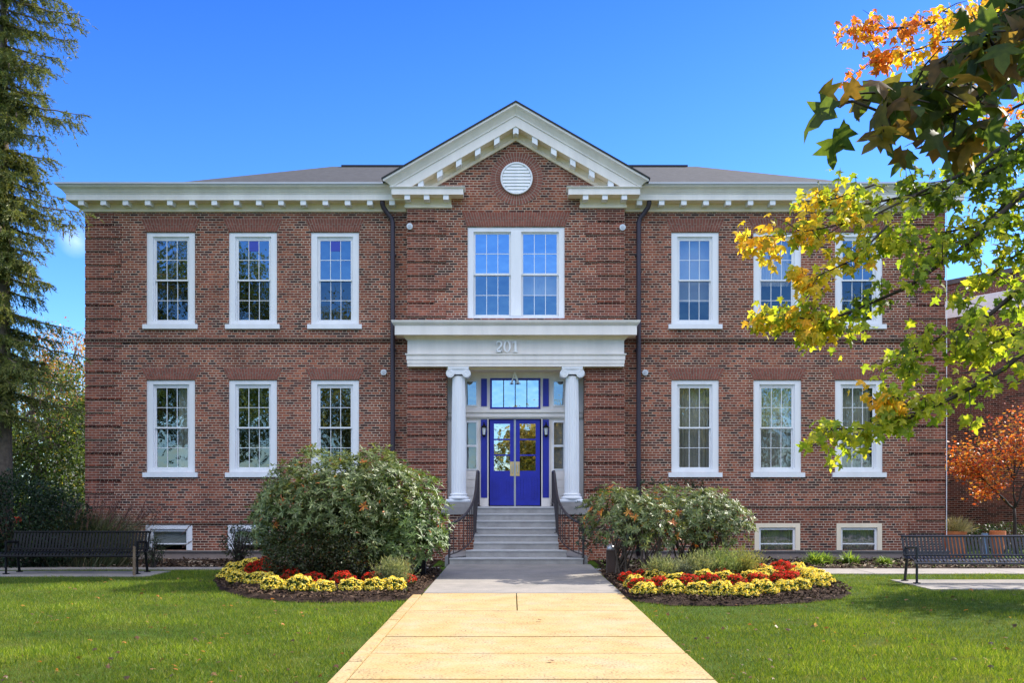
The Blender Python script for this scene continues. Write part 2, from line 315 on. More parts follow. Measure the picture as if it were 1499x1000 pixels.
# walkway slabs, with open joints
js = [-3.1, CY+16.4, CY+14.46, CY+12.34, CY+10.13, CY+9.08, CY+7.82, CY+6.4, CY+5, CY+3]
for i in range(len(js)-1):
    y1, y0 = js[i], js[i+1]; mat = M['walk'] if i < 2 else M['path']
    b = MB(); gap = .015
    if i == 2: b.box(PL, .06, y0+gap, y1-gap, -.08, .022); b.box(.075, PR, y0+gap, y1-gap, -.08, .022)
    else: b.box(PL, PR, y0+gap, y1-gap, -.08, .022+.002*(i % 2))
    tag(b.build('walkway', mat), kind='structure')
b = MB()
for i in range(9): b.box(-1.475, -1.35, CY+14.2-(i+1)*1.4+.012, CY+14.2-i*1.4, -.08, .03+.003*(i % 2))
tag(b.build('path_kerb', M['path']), kind='structure')
def slab(name, x0, x1, y0, y1):
    tag(MB().box(x0, x1, y0, y1, -.1, .018).build(name, M['walk']), kind='structure')
for x0, x1 in ((-14, -8.6), (-8.58, -6.2), (-6.18, -3.8), (-3.78, -1.48)): slab('sidewalk', x0, x1, CY+18.95, CY+19.5)
for x0, x1 in ((1.67, 4.2), (4.22, 6.8), (6.82, 9.5), (9.52, 14)): slab('sidewalk', x0, x1, CY+17.95, CY+19.15)
slab('bench_pad', -11.5, -6.62, CY+17.45, CY+18.55); slab('bench_pad', 6.62, 12, CY+15.1, CY+16.75)
bedL = [G(*p) for p in [(648,835),(560,837),(440,837),(345,839),(312,850),(322,865),(360,876),(430,883),(500,884),(560,883),(598,880),(612,874),(630,860),(640,848)]]
bedR = [G(*p) for p in [(873,836),(888,850),(899,862),(909,874),(925,881),(985,888),(1080,888),(1180,884),(1232,878),(1247,870),(1228,860),(1180,848),(1130,838),(1060,836),(960,836)]]
bedL = [(min(x, -1.345), y) for x, y in bedL]; bedR = [(max(x, 1.665), y) for x, y in bedR]
def densify(poly, k=8):
    out = []
    for i, p in enumerate(poly):
        q = poly[(i+1) % len(poly)]
        for t in range(k): out.append((p[0]+(q[0]-p[0])*t/k, p[1]+(q[1]-p[1])*t/k))
    return out
def bed(poly, label):
    p = np.array(densify(poly)); c = p.mean(0); v = []; m = len(p); rs = [1, .97, .92, .85, .7, .55, .4, .25, .1]
    p = p+(rng.random(p.shape)-.5)*.05; p[:, 0] = np.where(p[:, 0] < 0, np.minimum(p[:, 0], -1.34), np.maximum(p[:, 0], 1.66))
    for r in rs:
        for q in p: v.append((*(c+(q-c)*r), .008+.07*(1-r**6)+rng.random()*.02*(r < 1)))
    v.append((*c, .08)); f = []
    for i in range(len(rs)-1):
        for k in range(m): f.append((i*m+k, (i+1)*m+k, (i+1)*m+(k+1) % m, i*m+(k+1) % m))
    b = MB(); b.v = v; b.f = [q[::-1] for q in f]+[((len(rs)-1)*m+k, (len(rs)-1)*m+(k+1) % m, len(v)-1) for k in range(m)]
    return tag(b.build('flower_bed_soil', M['mulch'], smooth=True), kind='structure')
bed(bedL, ''); bed(bedR, '')
def inside(poly, x, y):
    c = np.zeros(len(x), bool); n = len(poly)
    for i in range(n):
        x0, y0 = poly[i]; x1, y1 = poly[(i+1) % n]
        if y0 == y1: continue
        c ^= ((y0 > y) != (y1 > y)) & (x < (x1-x0)*(y-y0)/(y1-y0)+x0)
    return c
def lawn_mask(x, y):
    m = ~((x > -1.45) & (x < 1.65)) & (y < -4.0)
    m &= ~inside(bedL, x, y) & ~inside(bedR, x, y)
    m &= ~((x < -1.47) & (y > CY+18.95) & (y < CY+19.5)) & ~((x > 1.6) & (y > CY+17.95))
    m &= ~((x < -6.62) & (y > CY+17.45) & (y < CY+18.55)) & ~((x > 6.62) & (y > CY+15.1) & (y < CY+16.75))
    return m
n = 520000
D = 6.9+(19.4-6.9)*rng.random(n)**1.25; gx = (rng.random(n)*2-1)*(.56*D+.3); gy = CY+D; k = lawn_mask(gx, gy)
gx, gy, D = gx[k], gy[k], D[k]; n = len(gx)
pos = np.stack([gx, gy, gz(gy)], 1)
d = np.stack([rng.normal(0, .45, n), rng.normal(0, .45, n), np.full(n, 1.)], 1)
patch = np.sin(gx*1.7+np.sin(gy*1.1)*2)*np.cos(gy*1.3+gx*.6)
gc = colours(n, [(.085,.135,.010),(.125,.18,.013),(.055,.10,.009),(.175,.21,.02)], .25, [(.30,.25,.09),(.2,.2,.06)], .05)
def vnoise(x, y, s, seed):
    r_ = np.random.default_rng(seed).random((64, 64)); u, v = x*s+31.7, y*s+17.3; i, j = np.floor(u).astype(int), np.floor(v).astype(int); a, b_ = u-i, v-j
    a = a*a*(3-2*a); b_ = b_*b_*(3-2*b_); g_ = lambda p, q: r_[p % 64, q % 64]
    return (g_(i, j)*(1-a)+g_(i+1, j)*a)*(1-b_)+(g_(i, j+1)*(1-a)+g_(i+1, j+1)*a)*b_
pn = .5*vnoise(gx, gy, .8, 1)+.3*vnoise(gx, gy, 2.1, 2)+.2*vnoise(gx, gy, 5.5, 3)-.5
gc *= np.clip(1+1.5*pn, .45, 1.7)[:, None]; dry = np.clip(vnoise(gx, gy, 1.7, 5)*vnoise(gx, gy, 4.1, 6)*2.2-.75, 0, 1)[:, None]; gc = gc*(1-dry*.7)+np.array([.17,.15,.05])*dry*.7
tag(scatter('grass', [(0,.055,0),(1,0,0),(0,-.055,0)], [(0,1,2)], pos, d, np.stack([rng.normal(0,1,n), rng.normal(0,1,n), rng.normal(0,.1,n)], 1),
    (.024+.032*rng.random(n))*np.clip(1+1.2*pn, .5, 1.7)*(1-.5*dry[:, 0]), gc, M['blade']), 'short green lawn grass on both sides of the walk', 'grass', kind='stuff')
# bark chips on beds and border
def chips(name, n, xy, zf, cols, size, label):
    p = xy(n); x, y = p; m = len(x)
    tag(scatter(name, OVAL[0], OVAL[1], np.stack([x, y, zf(x, y)], 1), rng.normal(0, 1, (m, 3))*(1, 1, .35), rng.normal(0, .5, (m, 3))+(0, 0, 1),
        size*(.5+rng.random(m)), colours(m, cols, .35), M['chip']), label, 'mulch', kind='stuff')
def in_bed(poly, n):
    a = np.array(poly); x = a[:,0].min()+np.ptp(a[:,0])*rng.random(n); y = a[:,1].min()+np.ptp(a[:,1])*rng.random(n); k = inside(poly, x, y); return x[k], y[k]
brown = [(.03,.018,.012),(.06,.036,.024),(.09,.055,.036),(.14,.09,.06)]
chips('bark_mulch', 11000, lambda n: in_bed(bedL, n), lambda x, y: .07+.03*rng.random(len(x)), brown, .05, 'dark bark mulch in the left flower bed')
chips('bark_mulch', 13000, lambda n: in_bed(bedR, n), lambda x, y: .07+.03*rng.random(len(x)), brown, .05, 'dark bark mulch in the right flower bed')
chips('leaf_litter', 5500, lambda n: (-12+10.2*rng.random(n), -3.7+3.6*rng.random(n)), lambda x, y: gz(y)+.02+.02*rng.random(len(x)), brown+[(.25,.2,.15)], .07, 'brown leaf litter along the foot of the left wing')
chips('leaf_litter', 8000, lambda n: (2+12*rng.random(n), -3.9+3.8*rng.random(n)), lambda x, y: gz(y)+.02+.03*rng.random(len(x)), brown+[(.3,.24,.17),(.4,.32,.22),(.15,.2,.05)], .075, 'pale dry leaf litter along the foot of the right wing')
# fallen leaves
for px, py, lb in ((905, 864, 'small brown leaf lying on the grey end of the walk'), (793, 914, 'curled brown leaf lying in the middle of the orange walk'), (806, 975, 'small dark leaf lying low on the orange walk')):
    q_ = G(px, py); tag(scatter('fallen_leaf', MAPLE[0], MAPLE[1], np.array([[q_[0], q_[1], .045]]), rng.normal(0, 1, (1, 3))*(1, 1, .2), np.array([[.1, .2, 1.]]), .06, np.array([[.16, .08, .04]]), M['leaf']), lb, 'leaf')
n = 420; D = 7.6+9*rng.random(n)**1.3; fx = (rng.random(n)*2-1)*.55*D; fy = CY+D; k = lawn_mask(fx, fy); fx, fy = fx[k], fy[k]; n = len(fx)
ta = scatter('fallen_leaves', MAPLE[0], MAPLE[1], np.stack([fx, fy, np.full(n, .045)], 1), rng.normal(0,1,(n,3))*(1,1,.3), rng.normal(0,.35,(n,3))+(0,0,1), .022+.04*rng.random(n),
    colours(n, [(.16,.08,.04),(.28,.16,.07),(.40,.15,.04),(.08,.05,.03)], .3), M['leaf'])
tag(ta, 'brown and tan leaves fallen over the lawn', 'leaves', kind='stuff')
# ------------------------------------------------------------------ the school building
B = root('brick_school_building', (XC, 0, 0), 'two storey red brick school with white pediment, columns and blue double doors', 'building')
WL, WR = -10.4, 10.55
BY = -.30; BL, BR = XC-2.61, XC+2.61         # projecting bay
DY = .28                                      # plane of the doors
def wall(b, x0, x1, z0, z1, y, th, holes):
    xs = sorted({x0, x1, *[h[0] for h in holes], *[h[1] for h in holes]}); zs = sorted({z0, z1, *[h[2] for h in holes], *[h[3] for h in holes]})
    xs = [x for x in xs if x0 <= x <= x1]; zs = [z for z in zs if z0 <= z <= z1]
    for i in range(len(xs)-1):
        for j in range(len(zs)-1):
            cx, cz = (xs[i]+xs[i+1])/2, (zs[j]+zs[j+1])/2
            if any(h[0] < cx < h[1] and h[2] < cz < h[3] for h in holes): continue
            b.add([(xs[i],y,zs[j]),(xs[i+1],y,zs[j]),(xs[i+1],y,zs[j+1]),(xs[i],y,zs[j+1])], [(0,1,2,3)])
    for a, c, e, f in holes:
        b.add([(a,y,e),(a,y+th,e),(a,y+th,f),(a,y,f)], [(0,1,2,3)]); b.add([(c,y,e),(c,y+th,e),(c,y+th,f),(c,y,f)], [(3,2,1,0)])
        b.add([(a,y,f),(a,y+th,f),(c,y+th,f),(c,y,f)], [(0,1,2,3)]); b.add([(a,y,e),(a,y+th,e),(c,y+th,e),(c,y,e)], [(3,2,1,0)])
wx = [(X(215), X(286)), (X(335.5), X(406)), (X(455.5), X(526)), (X(983.2), X(1052.8)), (X(1103.5), X(1173.5)), (X(1222.8), X(1292.6))]
ZU = (Z(475), Z(340)); ZLo = (Z(692), Z(556.7)); ZB = (.13, Z(769)); ZB2 = (.13, Z(766.6))
holes = [(a, c, *ZU) for a, c in wx]+[(a, c, *ZLo) for a, c in wx]
base = [(X(214), X(282), *ZB), (X(334), X(402), *ZB), (X(1105), X(1171.6), *ZB2), (X(1225), X(1291.5), *ZB2)]
TOPZ = 8.45
b = MB()
wall(b, WL, BL+.02, .11, TOPZ, 0, .3, [h for h in holes+base if h[1] < 0])
wall(b, BR-.02, WR, .11, TOPZ, 0, .3, [h for h in holes+base if h[0] > 0])
b.add([(WL,0,-.1),(WL,10.3,-.1),(WL,10.3,TOPZ),(WL,0,TOPZ)], [(3,2,1,0)]); b.add([(WR,0,-.1),(WR,10.3,-.1),(WR,10.3,TOPZ),(WR,0,TOPZ)], [(0,1,2,3)])
b.add([(WL,10.3,-.1),(WR,10.3,-.1),(WR,10.3,TOPZ),(WL,10.3,TOPZ)], [(3,2,1,0)])
b.build('wall', M['brick'], B)
# bay wall with gable
cw = (X(685, BY), X(827, BY), Z(466, BY), Z(332, BY))
OPL, OPR, OPT = X(654.5, BY), X(856, BY), 4.56
b = MB(); wall(b, BL, BR, -.1, 8.45, BY, .3, [cw, (OPL, OPR, -.2, OPT)])
b.add([(BL,BY,-.1),(BL,.02,-.1),(BL,.02,8.45),(BL,BY,8.45)], [(3,2,1,0)]); b.add([(BR,BY,-.1),(BR,.02,-.1),(BR,.02,8.45),(BR,BY,8.45)], [(0,1,2,3)])
GH = 10.1
b.prism([(BL,8.45),(BR,8.45),(XC,8.45+2.61*.576+.2)], BY, BY+.3)
b.build('wall', M['brick'], B)
MB().box(WL+.35, WR-.35, 1.9, 9.9, -.05, 8.6).build('interior', M['dark'], B)
b = MB(); b.box(WL+.05, BL-.3, .31, 1.9, 4.25, 4.5); b.box(BR+.3, WR-.05, .31, 1.9, 4.25, 4.5); b.box(WL+.05, WR-.05, .31, 1.9, .7, .78) ; b.build('floor_slab', M['dark'], B)
# quoins
def quoins(x_out, sgn, y, z0, z1, w0, w1, per=.328):
    b = MB(); gaps = MB(); i = 0; z = z1-.004
    while z-per > z0:
        wd = w0 if i % 2 == 0 else w1; a, c = sorted((x_out-sgn*.006, x_out+sgn*wd))
        b.box(a, c, y-.026, y+.02, z-per+.05, z); gaps.box(min(x_out, x_out+sgn*wd), max(x_out, x_out+sgn*wd), y-.012, y+.01, z-per+.002, z-per+.049); z -= per; i += 1
    gaps.build('quoin_joint', M['band'], B); return b
quoins(WL, 1, 0, .2, 8.37, .69, .87).build('quoin', M['quoin'], B)
quoins(WR, -1, 0, .2, 8.37, .69, .87).build('quoin', M['quoin'], B)
quoins(BL, 1, BY, 5.62, 8.37, .65, .93).build('quoin', M['quoin'], B); quoins(BR, -1, BY, 5.62, 8.37, .65, .93).build('quoin', M['quoin'], B)
quoins(BL, 1, BY, 1.3, 4.52, .92, .92).build('quoin', M['quoin'], B); quoins(BR, -1, BY, 1.3, 4.52, .92, .92).build('quoin', M['quoin'], B)
for a, c in ((WL-.03, BL), (BR, WR+.03)): b = MB(); b.box(a, c, -.03, .02, 5.20, 5.27); b.box(a+.0, c, -.045, .02, 5.27, 5.30); b.build('belt_course', M['band'], B)
for a, c, z in ((WL-.005, BL, .76), (BR, WR+.005, 1.17)): MB().box(a, c, -.03, .02, z, z+.04).build('water_table', M['band'], B)
for a, c in ((WL, BL), (BR, WR)): MB().box(a-(.1 if a < 0 else 0), c+(.1 if a > 0 else 0), -.10, .02, .075, .115).build('foundation_ledge', M['ledge'], B); MB().box(a-(.06 if a < 0 else 0), c+(.06 if a > 0 else 0), -.07, .02, -.2, .073).build('foundation', M['found'], B)
# cornices: profile (offset, z) swept round corners
def sweep(prof, paths, name, mat, par=B, two=None):
    b = MB(); k = len(paths)
    for o, z in prof: b.v += [(px+dx*o, py+dy*o, z) for px, py, dx, dy in paths]
    for i in range(len(prof)-1):
        for j in range(k-1): b.f.append((i*k+j, i*k+j+1, (i+1)*k+j+1, (i+1)*k+j))
    b.f.append(tuple(i*k for i in range(len(prof)))); b.f.append(tuple(i*k+k-1 for i in range(len(prof)-1, -1, -1)))
    o_ = b.build(name, mat, par)
    if two:                                    # frieze and soffit tinted with painted bounce light: deeper cream, projecting mouldings in white
        o_.data.materials.append(M['cream_bounce']); idx = []
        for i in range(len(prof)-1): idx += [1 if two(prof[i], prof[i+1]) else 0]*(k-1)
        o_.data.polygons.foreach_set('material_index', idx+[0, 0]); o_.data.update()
    return o_
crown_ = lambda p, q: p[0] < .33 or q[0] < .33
cyma = [(.35,8.735),(.35,8.75),(.37,8.765),(.385,8.79),(.41,8.82),(.45,8.845),(.48,8.865),(.49,8.88)]
prof = [(0,8.38),(.05,8.38),(.06,8.395),(.06,8.43),(.035,8.445),(.035,8.582),(.33,8.582),(.33,8.725)]+cyma+[(.49,8.897),(.2,8.897)]
lip = [(.30,8.90),(.515,8.90),(.525,8.915),(.525,8.955),(.50,8.96),(.3,8.94)]
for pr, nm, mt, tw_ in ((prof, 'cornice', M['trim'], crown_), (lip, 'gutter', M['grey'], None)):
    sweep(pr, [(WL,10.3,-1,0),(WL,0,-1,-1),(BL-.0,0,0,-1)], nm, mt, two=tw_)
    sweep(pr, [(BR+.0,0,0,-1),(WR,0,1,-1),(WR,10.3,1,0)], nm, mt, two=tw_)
rprof = [(0,8.385),(.05,8.385),(.06,8.40),(.06,8.45),(.04,8.47),(.04,8.62),(.34,8.62),(.34,8.755),(.36,8.765),(.385,8.79),(.385,8.80),(0,8.83)]
XI = 1.59
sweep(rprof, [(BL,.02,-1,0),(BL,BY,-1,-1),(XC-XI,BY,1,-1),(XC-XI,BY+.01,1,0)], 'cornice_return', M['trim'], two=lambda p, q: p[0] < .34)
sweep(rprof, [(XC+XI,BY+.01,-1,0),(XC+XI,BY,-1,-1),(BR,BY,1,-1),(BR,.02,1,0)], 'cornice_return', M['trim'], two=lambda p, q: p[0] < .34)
def bracket(x, y, z, w=.13, h=.112, d=.26, par=B):
    b = MB(); b.box(x-w/2, x+w/2, y, y+d, z-h, z+.002); return b.build('cornice_bracket', M['white'], par)
for k in range(15):
    xx = -10.38+.535*k
    if k < 15: bracket(xx, -.305, 8.582); bracket(2*XC-xx, -.305, 8.582)
for xx in (-2.49, -2.03, -1.57): bracket(xx, BY-.315, 8.62); bracket(2*XC-xx, BY-.315, 8.62)
# raking cornice
SLP = .576; APX = 10.73
rk = [(.53,.0),(.53,-.05),(.50,-.07),(.455,-.10),(.42,-.14),(.385,-.19),(.37,-.22),(.37,-.245),(.34,-.25),(.34,-.49),(.035,-.49),(.035,-.62),(.055,-.64),(.055,-.72),(0,-.72)]
b = MB()
for o, dz in rk:
    hw = min(2.60+o, (APX+dz-8.78)/SLP)
    for sx in (-1, 0, 1): b.v.append((XC+sx*hw, BY-o, APX+dz-SLP*hw*abs(sx)))
for i in range(len(rk)-1):
    for j in (0, 1): b.f.append((i*3+j, (i+1)*3+j, (i+1)*3+j+1, i*3+j+1))
pc = b.build('pediment_cornice', M['trim'], B); pc.data.materials.append(M['cream_bounce'])  # soffit and frieze faces get warm bounce light through their colour
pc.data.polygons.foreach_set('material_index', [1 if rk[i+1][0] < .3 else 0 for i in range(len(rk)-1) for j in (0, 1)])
for k in range(-5, 6):
    xx = XC+k*.452; b = MB(); zt = lambda x: APX-.488-SLP*abs(x-XC); w2 = .065
    if k == 0: poly = [(xx-w2, zt(xx-w2)-.15), (xx, zt(xx)-.15), (xx+w2, zt(xx+w2)-.15), (xx+w2, zt(xx+w2)), (xx, zt(xx)), (xx-w2, zt(xx-w2))]
    else: poly = [(xx-w2, zt(xx-w2)-.15), (xx+w2, zt(xx+w2)-.15), (xx+w2, zt(xx+w2)), (xx-w2, zt(xx-w2))]
    b.prism(poly, BY-.315, BY-.03); b.build('cornice_bracket', M['white'], B)
# roofs
b = MB(); a0, a1, y0, y1, zr = WL-.3, WR+.3, -.3, 10.6, 8.74; rr = 5.35; zt = zr+rr*.463
b.add([(a0,y0,zr),(a1,y0,zr),(a1,y1,zr),(a0,y1,zr),(a0+rr,y0+rr,zt),(a1-rr,y0+rr,zt)], [(0,1,5,4),(1,2,5),(2,3,4,5),(3,0,4),(3,2,1,0)])
rf = b.build('roof', M['roof'], B)
MB().box(a0+rr+.3, a1-rr-.3, y0+rr-.1, y0+rr+.1, zt-.03, zt+.02).build('ridge_vent', M['rooftrim'], rf)
b = MB(); hw = 3.16
for s_ in (-1, 1):
    v = [(XC, BY-.56, APX+.005), (XC+s_*hw, BY-.56, APX+.005-SLP*hw), (XC+s_*hw, 4.4, APX+.005-SLP*hw), (XC, 4.4, APX+.005)]
    v += [(x, y, z+.035) for x, y, z in v]; b.add(v, [(0,1,2,3),(7,6,5,4),(0,4,5,1),(1,5,6,2),(2,6,7,3)])
b.build('gable_roof', M['rooftrim'], B)
# louvre and brick ring
cx, cz, r = XC+.02, Z(261.4, BY), .385
def disc(cx, cz, r, n=40): return [(cx+r*math.cos(2*math.pi*k/n), cz+r*math.sin(2*math.pi*k/n)) for k in range(n)]
lv = MB().prism(disc(cx, cz, r-.03), BY-.03, BY+.05).build('round_louvre', M['white'], B)
b = MB(); n = 48
for k in range(n):
    a, c = 2*math.pi*k/n, 2*math.pi*(k+1)/n
    b.prism([(cx+(r-.035)*math.cos(a), cz+(r-.035)*math.sin(a)), (cx+r*math.cos(a), cz+r*math.sin(a)), (cx+r*math.cos(c), cz+r*math.sin(c)), (cx+(r-.035)*math.cos(c), cz+(r-.035)*math.sin(c))], BY-.06, BY)
b.build('louvre_frame', M['white'], lv)
b = MB()
for k in range(-4, 5):
    z = cz+k*.078; hwid = math.sqrt(max(0, (r-.04)**2-(z-cz)**2))
    b.add([(cx-hwid, BY-.034, z+.03), (cx+hwid, BY-.034, z+.03), (cx+hwid, BY-.055, z-.03), (cx-hwid, BY-.055, z-.03), (cx-hwid, BY-.03, z-.035), (cx+hwid, BY-.03, z-.035)], [(3,2,1,0),(4,5,2,3)])
b.build('slat', M['white'], lv)
MB().prism(disc(cx, cz, .635, 48), BY-.006, BY+.02).build('ring_mortar', M['mortar'], lv)
b = MB(); nb = 52
for k in range(nb):
    a, c = 2*math.pi*(k+.12)/nb, 2*math.pi*(k+.88)/nb
    for r0, r1 in ((r+.008, .505), (.517, .63)):
        b.prism([(cx+r0*math.cos(a), cz+r0*math.sin(a)), (cx+r1*math.cos(a), cz+r1*math.sin(a)), (cx+r1*math.cos(c), cz+r1*math.sin(c)), (cx+r0*math.cos(c), cz+r0*math.sin(c))], BY-.012, BY)
b.build('brick_ring', M['arch'], lv)
# windows
def arch(a, c, z0, h, y, par, splay=.14):
    MB().prism([(a, z0), (c, z0), (c+splay, z0+h), (a-splay, z0+h)], y-.005, y+.02).build('arch_mortar', M['mortar'], par)
    b = MB(); n = int((c-a)/.058)
    for k in range(n):
        t0, t1 = (k+.1)/n, (k+.9)/n; q = .5+.1*((k % 2)*2-1)
        for e0, e1 in ((.01, q-.025), (q+.025, .99)):
            P = lambda t, e: ((a-splay*e)+((c-a)+2*splay*e)*t, z0+h*e)
            b.prism([P(t0, e0), P(t1, e0), P(t1, e1), P(t0, e1)], y-.014, y+.01)
    b.build('brick_arch', M['arch'], par)
def sash(b, x0, x1, z0, z1, y, cols=3, rows=2, st=.035, mt=.0065, th=.03):
    b.box(x0, x0+st, y, y+th, z0, z1); b.box(x1-st, x1, y, y+th, z0, z1); b.box(x0+st, x1-st, y, y+th, z0, z0+st); b.box(x0+st, x1-st, y, y+th, z1-st, z1)
    for i in range(1, cols): xx = x0+st+(x1-x0-2*st)*i/cols; b.box(xx-mt, xx+mt, y+.004, y+th-.004, z0+st, z1-st)
    for j in range(1, rows):
        zz = z0+st+(z1-z0-2*st)*j/rows
        for i in range(cols):
            xa = x0+st+(x1-x0-2*st)*i/cols+(mt if i else 0); xb = x0+st+(x1-x0-2*st)*(i+1)/cols-(mt if i < cols-1 else 0)
            b.box(xa, xb, y+.005, y+th-.005, zz-mt, zz+mt)
def pleats(x0, x1, z0, z1, y, name, mat, par, amp=.018, wl=.09):
    n = int((x1-x0)/.011); xs = np.linspace(x0, x1, n); b = MB()
    for x in xs: yy = y+amp*math.sin(x/wl*6.283+.8*math.sin(x*9)); b.v += [(x, yy, z0), (x, yy, z1)]
    b.f = [(2*i, 2*i+2, 2*i+3, 2*i+1) for i in range(n-1)]; return b.build(name, mat, par)
def window(a, c, z0, z1, y, curt=None, label=None, side=.15, sill=True, arch_h=.32, cl=None):
    b = MB(); yf = y+.025; yb = yf+.07
    b.box(a, a+side, yf, yb, z0, z1); b.box(c-side, c, yf, yb, z0, z1); b.box(a+side, c-side, yf, yb, z1-.10, z1); b.box(a+side, c-side, yf, yb, z0, z0+.095)
    # inner stop, a step back
    b.box(a+side, a+side+.03, yf+.045, yb+.1, z0+.095, z1-.10); b.box(c-side-.03, c-side, yf+.045, yb+.1, z0+.095, z1-.10); b.box(a+side+.03, c-side-.03, yf+.045, yb+.1, z1-.15, z1-.10)
    W = b.build('window', M['white'], B)
    if label: W['label'] = label
    if sill: MB().box(a-.075, c+.075, y-.07, y+.06, z0-.115, z0-.003).build('sill', M['white'], W)
    ia, ic = a+side+.03, c-side-.03; iz0, iz1 = z0+.095, z1-.15; zm = (iz0+iz1)/2
    b = MB(); sash(b, ia, ic, zm-.02, iz1, yf+.055); b.build('upper_sash', M['white'], W)
    b = MB(); sash(b, ia, ic, iz0, zm+.02, yf+.095); b.build('lower_sash', M['white'], W)
    MB().add([(ia+.03, yf+.07, zm), (ic-.03, yf+.07, zm), (ic-.03, yf+.07, iz1-.02), (ia+.03, yf+.07, iz1-.02)], [(0,1,2,3)]).build('glass_pane', M['glass'], W)
    MB().add([(ia+.03, yf+.11, iz0+.02), (ic-.03, yf+.11, iz0+.02), (ic-.03, yf+.11, zm), (ia+.03, yf+.11, zm)], [(0,1,2,3)]).build('glass_pane', M['screen'], W)
    if curt == 'full': pleats(ia, ic, iz0, iz1+.05, y+.32, 'curtain', M['curtain'], W)
    if curt == 'half': pleats(ia, ic, zm-.1, iz1+.05, y+.32, 'curtain', M['curtain'], W)
    if curt == 'blind': MB().box(ia, ic, y+.3, y+.31, zm-.5, iz1+.05).build('blind', M['blind'], W)
    if curt == 'side': pleats(ia+(ic-ia)*.62, ic, iz0, iz1+.05, y+.32, 'curtain', M['curtain'], W)
    if arch_h: arch(a-.0, c+.0, z1+.012, arch_h, y, W)
    return W
cu = [None, None, None, 'blind', 'half', None]; cl = ['side', None, None, 'full', 'full', 'full']
for i, (a, c) in enumerate(wx):
    W = window(a, c, *ZU, 0, cu[i])
    if i in (1, 2):
        ia, ic = a+.18, c-.18; third = (ic-ia)/3
        MB().box(ia+third+.015, ia+2*third-.012, .085, .091, ZU[1]-.44, ZU[1]-.2).build('sticker', M['sticker'], W)
    window(a, c, *ZLo, 0, cl[i], arch_h=.28)
# twin window over the door
a, c, z0, z1 = cw; mid = (a+c)/2; W = MB(); yf = BY+.025; yb = yf+.07
W.box(a, a+.14, yf, yb, z0, z1); W.box(c-.14, c, yf, yb, z0, z1); W.box(a+.14, c-.14, yf, yb, z1-.11, z1); W.box(a+.14, c-.14, yf, yb, z0, z0+.06); W.box(mid-.125, mid+.125, yf-.012, yb, z0+.06, z1-.11)
W = W.build('twin_window', M['white'], B)
for ia, ic, kind in ((a+.14, mid-.125, None), (mid+.125, c-.14, 'blind')):
    iz0, iz1 = z0+.06, z1-.11; zm = (iz0+iz1)/2-.0
    b = MB(); sash(b, ia, ic, zm-.02, iz1, yf+.055, st=.045); b.build('upper_sash', M['white'], W)
    b = MB(); sash(b, ia, ic, iz0, zm+.02, yf+.095, st=.045); b.build('lower_sash', M['white'], W)
    MB().add([(ia+.03, yf+.07, zm), (ic-.03, yf+.07, zm), (ic-.03, yf+.07, iz1-.02), (ia+.03, yf+.07, iz1-.02)], [(0,1,2,3)]).build('glass_pane', M['mirror'], W)
    MB().add([(ia+.03, yf+.11, iz0+.02), (ic-.03, yf+.11, iz0+.02), (ic-.03, yf+.11, zm), (ia+.03, yf+.11, zm)], [(0,1,2,3)]).build('glass_pane', M['glass'], W)
    if kind: MB().box(ia, ic, BY+.32, BY+.33, zm-.45, zm+.5).build('blind', M['blind'], W)
arch(a-.02, c+.02, z1+.012, .34, BY, W, .12)
# basement windows
for a, c, z0, z1 in base:
    b = MB(); b.box(a, a+.11, -.012, .09, z0, z1); b.box(c-.11, c, -.012, .09, z0, z1); b.box(a+.11, c-.11, -.012, .09, z1-.10, z1)
    W = b.build('basement_window', M['cream_bounce' if a > 0 else 'white'], B)
    b = MB(); x0, x1, zt = a+.11, c-.11, z1-.10
    b.box(x0, x0+.05, .04, .1, z0, zt); b.box(x1-.05, x1, .04, .1, z0, zt); b.box(x0+.05, x1-.05, .04, .1, zt-.06, zt); b.box(x0+.05, x1-.05, .04, .1, z0+.14, z0+.165)
    b.build('sash', M['white'], W)
    MB().add([(x0+.05, .08, z0), (x1-.05, .08, z0), (x1-.05, .08, zt-.06), (x0+.05, .08, zt-.06)], [(0,1,2,3)]).build('glass_pane', M['glass' if a < 0 else 'screen'], W)
    if a > 0: pleats(x0, x1, z0, zt, .25, 'curtain', M['curtain'], W, .02, .07)
    else: MB().box(x0, x1, .16, .17, z0+.12, zt).build('blind', M['blind'], W)
# entablature over the door
E0 = XC-2.585; E1 = XC+2.585
def ring(b, o, y, z0, z1, back=BY+.0): b.box(E0-o, E1+o, y, back, z0, z1)
eprof = [(.0,4.55),(.0,4.62),(.012,4.622),(.012,4.705),(.024,4.707),(.024,4.80),(.05,4.825),(.055,4.855),(.0,4.86),(.0,5.17),(.02,5.19),(.045,5.215),(.075,5.24),(.09,5.262),(.27,5.264),(.27,5.485),(.285,5.492),(.30,5.51),(.33,5.54),(.345,5.575),(.35,5.60),(.0,5.625)]
EY = -.51
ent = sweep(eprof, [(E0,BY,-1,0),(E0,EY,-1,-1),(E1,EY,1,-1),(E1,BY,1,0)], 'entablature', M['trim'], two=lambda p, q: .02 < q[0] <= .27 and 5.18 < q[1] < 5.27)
MB().box(E0+.1, E1-.1, BY-.17, BY, 5.626, 5.67).build('flashing', M['white'], ent)
